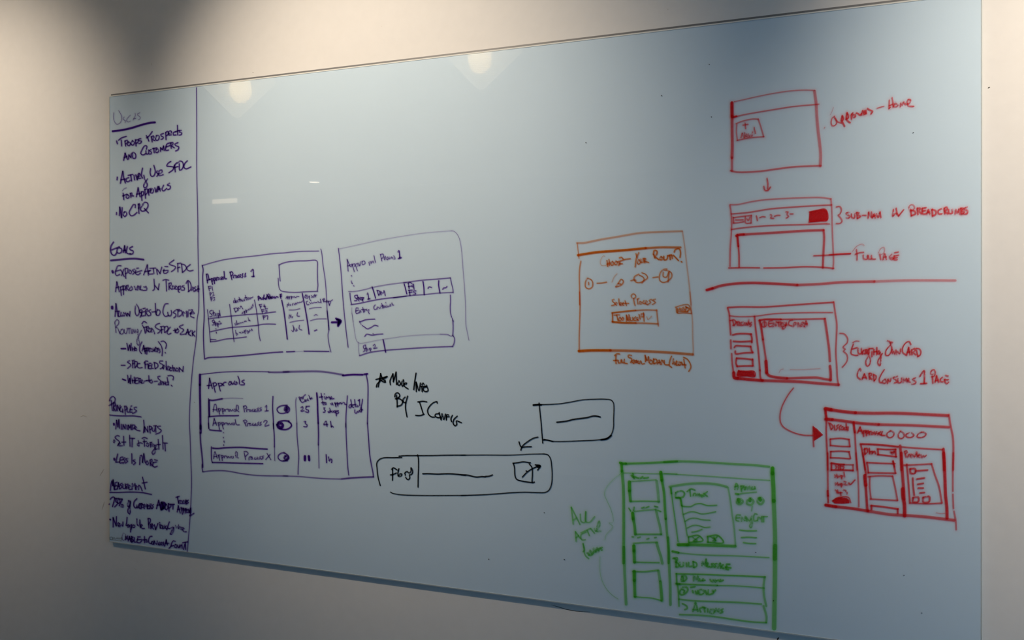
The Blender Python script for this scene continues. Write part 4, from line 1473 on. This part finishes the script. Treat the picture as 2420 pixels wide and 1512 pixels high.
# ---------------------------------------------------------------- room
FT = 0.12
structure('wall_front', box_bm(ROOM_L - FT, ROOM_R + FT, WALL_Y, WALL_Y + FT, -FT, CEIL + FT), M['wall'])
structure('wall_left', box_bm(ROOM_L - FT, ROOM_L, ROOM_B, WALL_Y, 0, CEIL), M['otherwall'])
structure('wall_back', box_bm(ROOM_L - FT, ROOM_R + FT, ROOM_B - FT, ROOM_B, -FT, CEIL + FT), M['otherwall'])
structure('floor', box_bm(ROOM_L - FT, ROOM_R + FT, ROOM_B, WALL_Y, -FT, 0), M['floor'])
structure('ceiling', box_bm(ROOM_L - FT, ROOM_R + FT, ROOM_B, WALL_Y, CEIL, CEIL + FT), M['ceiling'])
WY0, WY1, WZ0, WZ1 = -3.7, -1.5, 0.8, 2.3
bm = box_bm(ROOM_R, ROOM_R + FT, ROOM_B, WY0, 0, CEIL)
box_bm(ROOM_R, ROOM_R + FT, WY1, WALL_Y, 0, CEIL, bm)
box_bm(ROOM_R, ROOM_R + FT, WY0, WY1, 0, WZ0, bm)
box_bm(ROOM_R, ROOM_R + FT, WY0, WY1, WZ1, CEIL, bm)
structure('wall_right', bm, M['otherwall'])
e = 0.05
bm = box_bm(ROOM_R + .02, ROOM_R + .1, WY0, WY1, WZ0, WZ0 + e)
box_bm(ROOM_R + .02, ROOM_R + .1, WY0, WY1, WZ1 - e, WZ1, bm)
for y in (WY0, (WY0 + WY1 - e) / 2, WY1 - e):
    box_bm(ROOM_R + .02, ROOM_R + .1, y, y + e, WZ0 + e, WZ1 - e, bm)
win = structure('added_window_1', bm, M['white'])  # unseen window, added as the place the cool fill comes from
obj('added_window_pane', box_bm(ROOM_R + .055, ROOM_R + .061, WY0 + e, WY1 - e, WZ0 + e, WZ1 - e), M['pane'], win)
for nm, b_ in (('baseboard_front', (ROOM_L, ROOM_R, WALL_Y - .015, WALL_Y, 0, .1)),
               ('baseboard_back', (ROOM_L, ROOM_R, ROOM_B, ROOM_B + .015, 0, .1))):
    structure(nm, box_bm(*b_), M['white'])

# ---------------------------------------------------------------- recessed downlights that wash the wall
def downlight(x, y, label, group):
    t = thing('recessed_downlight', label, 'ceiling light', (x, y, CEIL), group)
    prof = [(0.075, 0.0), (0.075, -0.004), (0.062, -0.007), (0.055, -0.004), (0.052, 0.0)]
    obj('trim_ring', lathe(prof), M['white'], t, True)
    obj('lamp_lens', lathe([(0.0, -0.003), (0.035, -0.0035), (0.052, -0.002)]), M['led'], t, True)
    return t

downlight(-2.55, -4.74, 'recessed downlight at the far back of the room', None)

# ---------------------------------------------------------------- diamond pendants mirrored in the glass
def pendant(x, z, d, label, watts, az):
    t = thing('pendant_lamp', label, 'pendant lamp', (x, -d, z), 'diamond glass pendants along the board')
    t.rotation_euler = (0, 0, -LAMP_TURN)
    h = 0.176
    n = 44
    r = 0.028
    prof = []                                    # outline of the rounded diamond
    for k in range(4):
        a0 = math.pi / 2 * k
        cx, cz = (h - r * 1.414) * math.cos(a0), (h - r * 1.414) * math.sin(a0)
        for s in range(-4, 5):
            a = a0 + math.pi / 4 * s / 4
            prof.append((cx + r * math.cos(a), cz + r * math.sin(a)))
    bm = bmesh.new()
    va = [bm.verts.new((px_, 0.002, pz_)) for px_, pz_ in prof]
    vb = [bm.verts.new((px_, -0.002, pz_)) for px_, pz_ in prof]
    bm.faces.new(va); bm.faces.new(list(reversed(vb)))
    for i in range(len(prof)):
        j = (i + 1) % len(prof)
        bm.faces.new((va[i], va[j], vb[j], vb[i]))
    sh = obj('glass_shade', bm, M['lampglass'], t)
    bm = bmesh.new()
    for i in range(n):                           # horizontal ribs pressed into the glass
        zc = -h + 0.012 + (2 * h - 0.024) * (i + .5) / n
        w = (h - 0.012) - abs(zc)
        if w < 0.006: continue
        dz = (2 * h / n) * 0.2
        segs = 6
        ring = []
        for xx in (-w, w):
            ring.append([bm.verts.new((xx, 0.002 + dz * math.sin(math.pi * s / segs), zc - dz * math.cos(math.pi * s / segs))) for s in range(segs + 1)])
        for s in range(segs):
            bm.faces.new((ring[0][s], ring[1][s], ring[1][s + 1], ring[0][s + 1]))
        bm.faces.new(ring[0]); bm.faces.new(list(reversed(ring[1])))
    obj('glass_rib', bm, M['rib'], sh)
    obj('bulb', lathe([(0, -.095), (.025, -.088), (.042, -.066), (.048, -.036), (.043, -.002), (.03, .028), (.02, .05), (.018, .06)], cz=.012, cy=-0.062), M['bulb'], t, True)
    obj('lamp_holder', lathe([(0, .07), (.022, .07), (.024, .075), (.024, .13), (.012, .14), (.008, CEIL - z - .03), (.008, CEIL - z - .025), (.05, CEIL - z - .02), (.055, CEIL - z)], cy=-0.062), M['steel'], t, True)
    # small aimed spotlight clipped to the middle of the glass, on the board's side, above its centre
    hd = obj('spot_head', lathe([(0, -.02), (.02, -.02), (.026, -.012), (.037, .006), (.035, .006), (.024, -.010), (0, -.012)]), M['steel'], t, True)
    hd.location = (0, .030, .078)
    D = Vector((math.sin(az) * math.cos(SPOT_EL), math.cos(az) * math.cos(SPOT_EL), -math.sin(SPOT_EL)))
    hd.rotation_euler = (D @ Matrix.Rotation(-LAMP_TURN, 3, 'Z')).to_track_quat('Z', 'Y').to_euler()
    bm = box_bm(-.006, .006, -.062, -.002, .118, .126)
    obj('shade_bracket', bm, M['steel'], t)
    sp = bpy.data.lights.new('pendant_beam', 'SPOT')
    sp.energy = watts; sp.color = WARM
    sp.spot_size = math.radians(SPOT_ANGLE); sp.spot_blend = SPOT_BLEND
    sp.shadow_soft_size = 0.03
    so = bpy.data.objects.new('pendant_beam', sp)
    so.location = (x + .05 * math.sin(LAMP_TURN), -d + .05 * math.cos(LAMP_TURN), z + .07)
    so.rotation_euler = D.to_track_quat('-Z', 'Y').to_euler()
    COL.objects.link(so)
    return t

# the two lamps whose mirror images show in the glass, and the next one along, past the frame
pendant(*on_plane(560, 190, PEND_D), PEND_D, 'diamond-shaped ribbed glass pendant whose reflection shows nearest the purple notes', *SPOTS[0])
pendant(*on_plane(1136, 112, PEND_D), PEND_D, 'diamond-shaped ribbed glass pendant whose reflection shows mid-board at the top edge', *SPOTS[1])
pendant(2.458, 2.575, PEND_D, 'diamond-shaped ribbed glass pendant beyond the right end of the board, not mirrored in it', *SPOTS[2])

# strip lamp on the back wall, seen as a small warm bar in the glass
x, z = on_plane(536, 476, -ROOM_B)
t = thing('strip_lamp', 'short warm strip lamp high on the back wall', 'wall lamp', (x, ROOM_B, z))
obj('lamp_body', box_bm(-.19, .19, 0, .03, -.045, .045), M['white'], t, bevel=.004)
obj('diffuser', box_bm(-.165, .165, .0305, .036, -.024, .024), M['strip'], t)

# ---------------------------------------------------------------- the glass board
board = thing('glass_whiteboard', 'large frameless pale blue glass whiteboard covered in coloured marker sketches on the wall', 'whiteboard', (0, 0, BZ0))
GT = 0.0010                              # clear layer in front of the paint
obj('glass_pane', box_bm(CH, BW - CH, 0.0, GT, CH, BH - CH), M['glass'], board)
obj('painted_backing', box_bm(CH * .5, BW - CH * .5, GT + 0.00005, 0.006, CH * .5, BH - CH * .5), M['paint'], board)

def edge_strip(name, a, b, inward):
    # ground edge: a flat outer face and a slanted polished arris towards the front
    bm = bmesh.new()
    ax, az = a; bx, bz = b
    ix, iz = inward
    def ring(x, z, ex, ez):
        pts = [(x + ix * CH + ex * CH, -0.00002, z + iz * CH + ez * CH), (x, 0.0012, z), (x, 0.0062, z), (x + ix * CH + ex * CH, 0.0062, z + iz * CH + ez * CH)]
        return [bm.verts.new(p) for p in pts]
    dx, dz = (bx - ax), (bz - az)
    ln = math.hypot(dx, dz); dx /= ln; dz /= ln
    A = ring(ax, az, dx, dz); B = ring(bx, bz, -dx, -dz)
    for i in range(4):
        j = (i + 1) % 4
        bm.faces.new((A[i], A[j], B[j], B[i]))
    bm.faces.new(A); bm.faces.new(list(reversed(B)))
    return obj(name, bm, M['edge'], board)

edge_strip('glass_edge', (0, BH), (BW, BH), (0, -1))
edge_strip('glass_edge', (0, 0), (BW, 0), (0, 1))
edge_strip('glass_edge', (0, 0), (0, BH), (1, 0))
edge_strip('glass_edge', (BW, 0), (BW, BH), (-1, 0))
obj('top_rail', box_bm(0.001, BW - 0.001, 0.0064, WALL_Y - 0.0002, BH - 0.03, BH + 0.0058), M['rail'], board)
for sx in (0.25, BW - 0.25):
    obj('mounting_clip', box_bm(sx - .03, sx + .03, 0.0063, WALL_Y - 0.0002, 0.03, 0.09), M['rail'], board)

# ---------------------------------------------------------------- marker ink
PXM = 1.0 / 1000.0
INK_Y = -0.00012
stroke_no = [0]

class Ink:
    def __init__(self): self.v = []; self.f = []; self.uv = []; self.dn = []

def catmull(p):
    if len(p) < 2: return [p]
    segs = []; cur = [p[0]]
    for q in p[1:]:
        if q == cur[-1]:
            segs.append(cur); cur = [q]
        else: cur.append(q)
    segs.append(cur)
    runs = []
    for s in segs:
        if len(s) < 2: continue
        out = []
        ext = [(2 * s[0][0] - s[1][0], 2 * s[0][1] - s[1][1])] + s + [(2 * s[-1][0] - s[-2][0], 2 * s[-1][1] - s[-2][1])]
        for i in range(1, len(ext) - 2):
            p0, p1, p2, p3 = ext[i - 1:i + 3]
            d = math.hypot(p2[0] - p1[0], p2[1] - p1[1])
            n = max(1, min(10, int(d / 2.2)))
            if len(s) == 2: n = max(1, min(8, int(d / 20)))
            def td(a, b): return max(1e-4, math.hypot(a[0] - b[0], a[1] - b[1]) ** 0.5)
            t0 = 0; t1 = t0 + td(p0, p1); t2 = t1 + td(p1, p2); t3 = t2 + td(p2, p3)
            for k in range(n):
                t = t1 + (t2 - t1) * k / n
                r = []
                for c in (0, 1):
                    a1 = (t1 - t) / (t1 - t0) * p0[c] + (t - t0) / (t1 - t0) * p1[c]
                    a2 = (t2 - t) / (t2 - t1) * p1[c] + (t - t1) / (t2 - t1) * p2[c]
                    a3 = (t3 - t) / (t3 - t2) * p2[c] + (t - t2) / (t3 - t2) * p3[c]
                    b1 = (t2 - t) / (t2 - t0) * a1 + (t - t0) / (t2 - t0) * a2
                    b2 = (t3 - t) / (t3 - t1) * a2 + (t - t1) / (t3 - t1) * a3
                    r.append((t2 - t) / (t2 - t1) * b1 + (t - t1) / (t2 - t1) * b2)
                out.append(tuple(r))
        out.append(s[-1])
        runs.append(out)
    return runs

def add_stroke(I, pts, w, a, spread):
    # a ribbon in board metres; stroke widths are given in photograph pixels at the spot
    stroke_no[0] += 1
    y = INK_Y - (stroke_no[0] % 70) * 4e-6
    q = []
    for p in pts:
        if not q or math.hypot(p[0] - q[-1][0], p[1] - q[-1][1]) > 0.15: q.append(p)
    if len(q) == 1: q.append((q[0][0] + 0.3, q[0][1]))
    hw = w / 2
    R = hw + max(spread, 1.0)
    d0 = math.atan2(q[1][1] - q[0][1], q[1][0] - q[0][0])
    d1 = math.atan2(q[-1][1] - q[-2][1], q[-1][0] - q[-2][0])
    base = len(I.v)
    rows = []
    n = len(q)
    def mitre(i):
        if i == 0: return (-math.sin(d0), math.cos(d0))
        if i == n - 1: return (-math.sin(d1), math.cos(d1))
        ax, ay = q[i][0] - q[i - 1][0], q[i][1] - q[i - 1][1]
        bx, by = q[i + 1][0] - q[i][0], q[i + 1][1] - q[i][1]
        la, lb = math.hypot(ax, ay), math.hypot(bx, by)
        tx, ty = ax / la + bx / lb, ay / la + by / lb
        l = math.hypot(tx, ty)
        if l < 0.2: tx, ty, l = ax / la, ay / la, 1
        return (-ty / l, tx / l)
    def push(px, py, u):
        x, z = on_plane(px, py, INK_Y)
        I.v.append((x, y, z - BZ0)); I.uv.append((u, hw)); I.dn.append(a)
        return len(I.v) - 1
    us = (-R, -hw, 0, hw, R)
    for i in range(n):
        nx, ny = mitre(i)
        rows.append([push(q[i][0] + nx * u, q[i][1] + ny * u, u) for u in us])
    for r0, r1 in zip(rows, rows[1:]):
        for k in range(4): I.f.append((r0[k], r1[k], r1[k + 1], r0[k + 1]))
    for end, ang, row in ((q[0], d0 + math.pi, rows[0]), (q[-1], d1, rows[-1])):
        # round cap: fan of two rings
        c = push(end[0], end[1], 0)
        seg = 6
        inner = []; outer = []
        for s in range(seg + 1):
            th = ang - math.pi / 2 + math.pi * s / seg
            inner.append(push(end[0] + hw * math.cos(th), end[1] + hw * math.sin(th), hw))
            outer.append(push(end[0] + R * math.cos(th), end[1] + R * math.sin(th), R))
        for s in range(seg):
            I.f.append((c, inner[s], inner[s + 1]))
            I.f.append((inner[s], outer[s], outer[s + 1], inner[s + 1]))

def add_fill(I, pts, a):
    stroke_no[0] += 1
    y = INK_Y - (stroke_no[0] % 70) * 4e-6
    b = len(I.v)
    for p in pts:
        x, z = on_plane(p[0], p[1], INK_Y)
        I.v.append((x, y, z - BZ0)); I.uv.append((0.0, 3.0)); I.dn.append(a)
    I.f.append(tuple(range(b, b + len(pts))))

def build_ink(name, I, m, parent, label=None):
    me = bpy.data.meshes.new(name)
    me.from_pydata(I.v, [], I.f)
    ul = me.uv_layers.new(name='stroke')
    for lp in me.loops: ul.data[lp.index].uv = I.uv[lp.vertex_index]
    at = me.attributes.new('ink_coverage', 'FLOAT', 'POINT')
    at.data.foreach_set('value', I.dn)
    me.update()
    o = link(name, me, m, parent)
    if label: o['label'] = label
    return o

SPREAD = dict(purple=4.6, black=3.0, orange=5.0, red=9.0, green=9.0, speck=1.0, label=1.6)

LIGHTEN = dict(purple=1.0, black=1.0, orange=1.2, red=1.45, green=1.4, speck=1.0, label=1.0)   # how sheer each pen is

def build_all(text):
    col = 'purple'; ox = oy = 0.0; sc = 1.0; w = 3.0; a = 1.0
    parts = []                                        # [name, label, colour, [[subname, Ink], ...]]
    for ln in text.strip().split('\n'):
        k = ln[0]
        if k == 'C': col = ln[2:]
        elif k == 'P':
            nm, lab = (ln[2:] + ';').split(';')[:2]; parts.append([nm, lab, col, [[None, Ink()]]])
        elif k == 'Q': parts[-1][3].append([ln[2:], Ink()])
        elif k == 'B': ox, oy, sc = map(float, ln[2:].split())
        elif k == 'W':
            w, a = map(float, ln[2:].split())
            a = a ** LIGHTEN[col]
        else:
            I = parts[-1][3][-1][1]
            fill = k == 'F'
            for s in (ln[2:] if fill else ln).split('/'):
                pts = [tuple(float(c) for c in p.split(',')) for p in s.split()]
                pts = [(ox + p[0] / sc, oy + p[1] / sc) for p in pts]
                if fill: add_fill(I, pts, 0.97)
                else:
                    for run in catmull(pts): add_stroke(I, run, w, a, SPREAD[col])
    for nm, lab, c, subs in parts:
        subs = [s for s in subs if s[1].v]
        root = build_ink(nm, subs[0][1], M[c], board, lab)
        for sn, I in subs[1:]: build_ink(sn, I, M[c], root)

build_all(INK)

# ---------------------------------------------------------------- small marks on the wall
wall = bpy.data.objects['wall_front']
def wall_mark(name, pts, w, m):
    bm = bmesh.new()
    q = [Vector((*on_plane(px, py, WALL_Y), 0)) for px, py in pts]
    prev = None
    for i, p in enumerate(q):
        d = (q[min(i + 1, len(q) - 1)] - q[max(i - 1, 0)]).normalized()
        nrm = Vector((-d.y, d.x, 0)) * w * (0.4 if i in (0, len(q) - 1) else 1)
        cur = [bm.verts.new((p.x + s * nrm.x, WALL_Y - (0.0006 if s == 0 else 0.00005), p.y + s * nrm.y)) for s in (-1, 0, 1)]
        if prev:
            bm.faces.new((prev[0], prev[1], cur[1], cur[0])); bm.faces.new((prev[1], prev[2], cur[2], cur[1]))
        prev = cur
    return obj(name, bm, m, wall)

wall_mark('nail_hole', [(2334.5, 208.5), (2337, 207), (2339.5, 205.5)], .0012, M['dark'])
wall_mark('nail_hole', [(597, 171), (598, 171.3), (599, 171.5)], .0008, M['dark'])
wall_mark('nail_hole', [(1578, 21), (1578.6, 22), (1579, 23)], .0007, M['scuff'])
wall_mark('nail_hole', [(902, 62), (903, 62.5)], .0008, M['scuff'])
wall_mark('scuff_mark', [(357, 148), (358, 152), (359.5, 155)], .0007, M['scuff'])
wall_mark('scuff_mark', [(190, 985), (196, 982), (202, 983), (207, 986)], .0008, M['scuff'])
wall_mark('scuff_mark', [(318, 1343), (321, 1345), (323, 1344)], .0006, M['scuff'])
wall_mark('plaster_crack', [(1303, 1429), (1320, 1434), (1340, 1440), (1362, 1444), (1395, 1446)], .0007, M['dark'])
wall_mark('nail_hole', [(1841, 1506), (1838, 1509), (1837, 1514)], .0016, M['dark'])
wall_mark('scuff_mark', [(246, 1108), (241, 1116), (236, 1124)], .0012, M['scuff'])
wall_mark('scuff_mark', [(247, 1185), (244, 1195), (241, 1204)], .0016, M['scuff'])
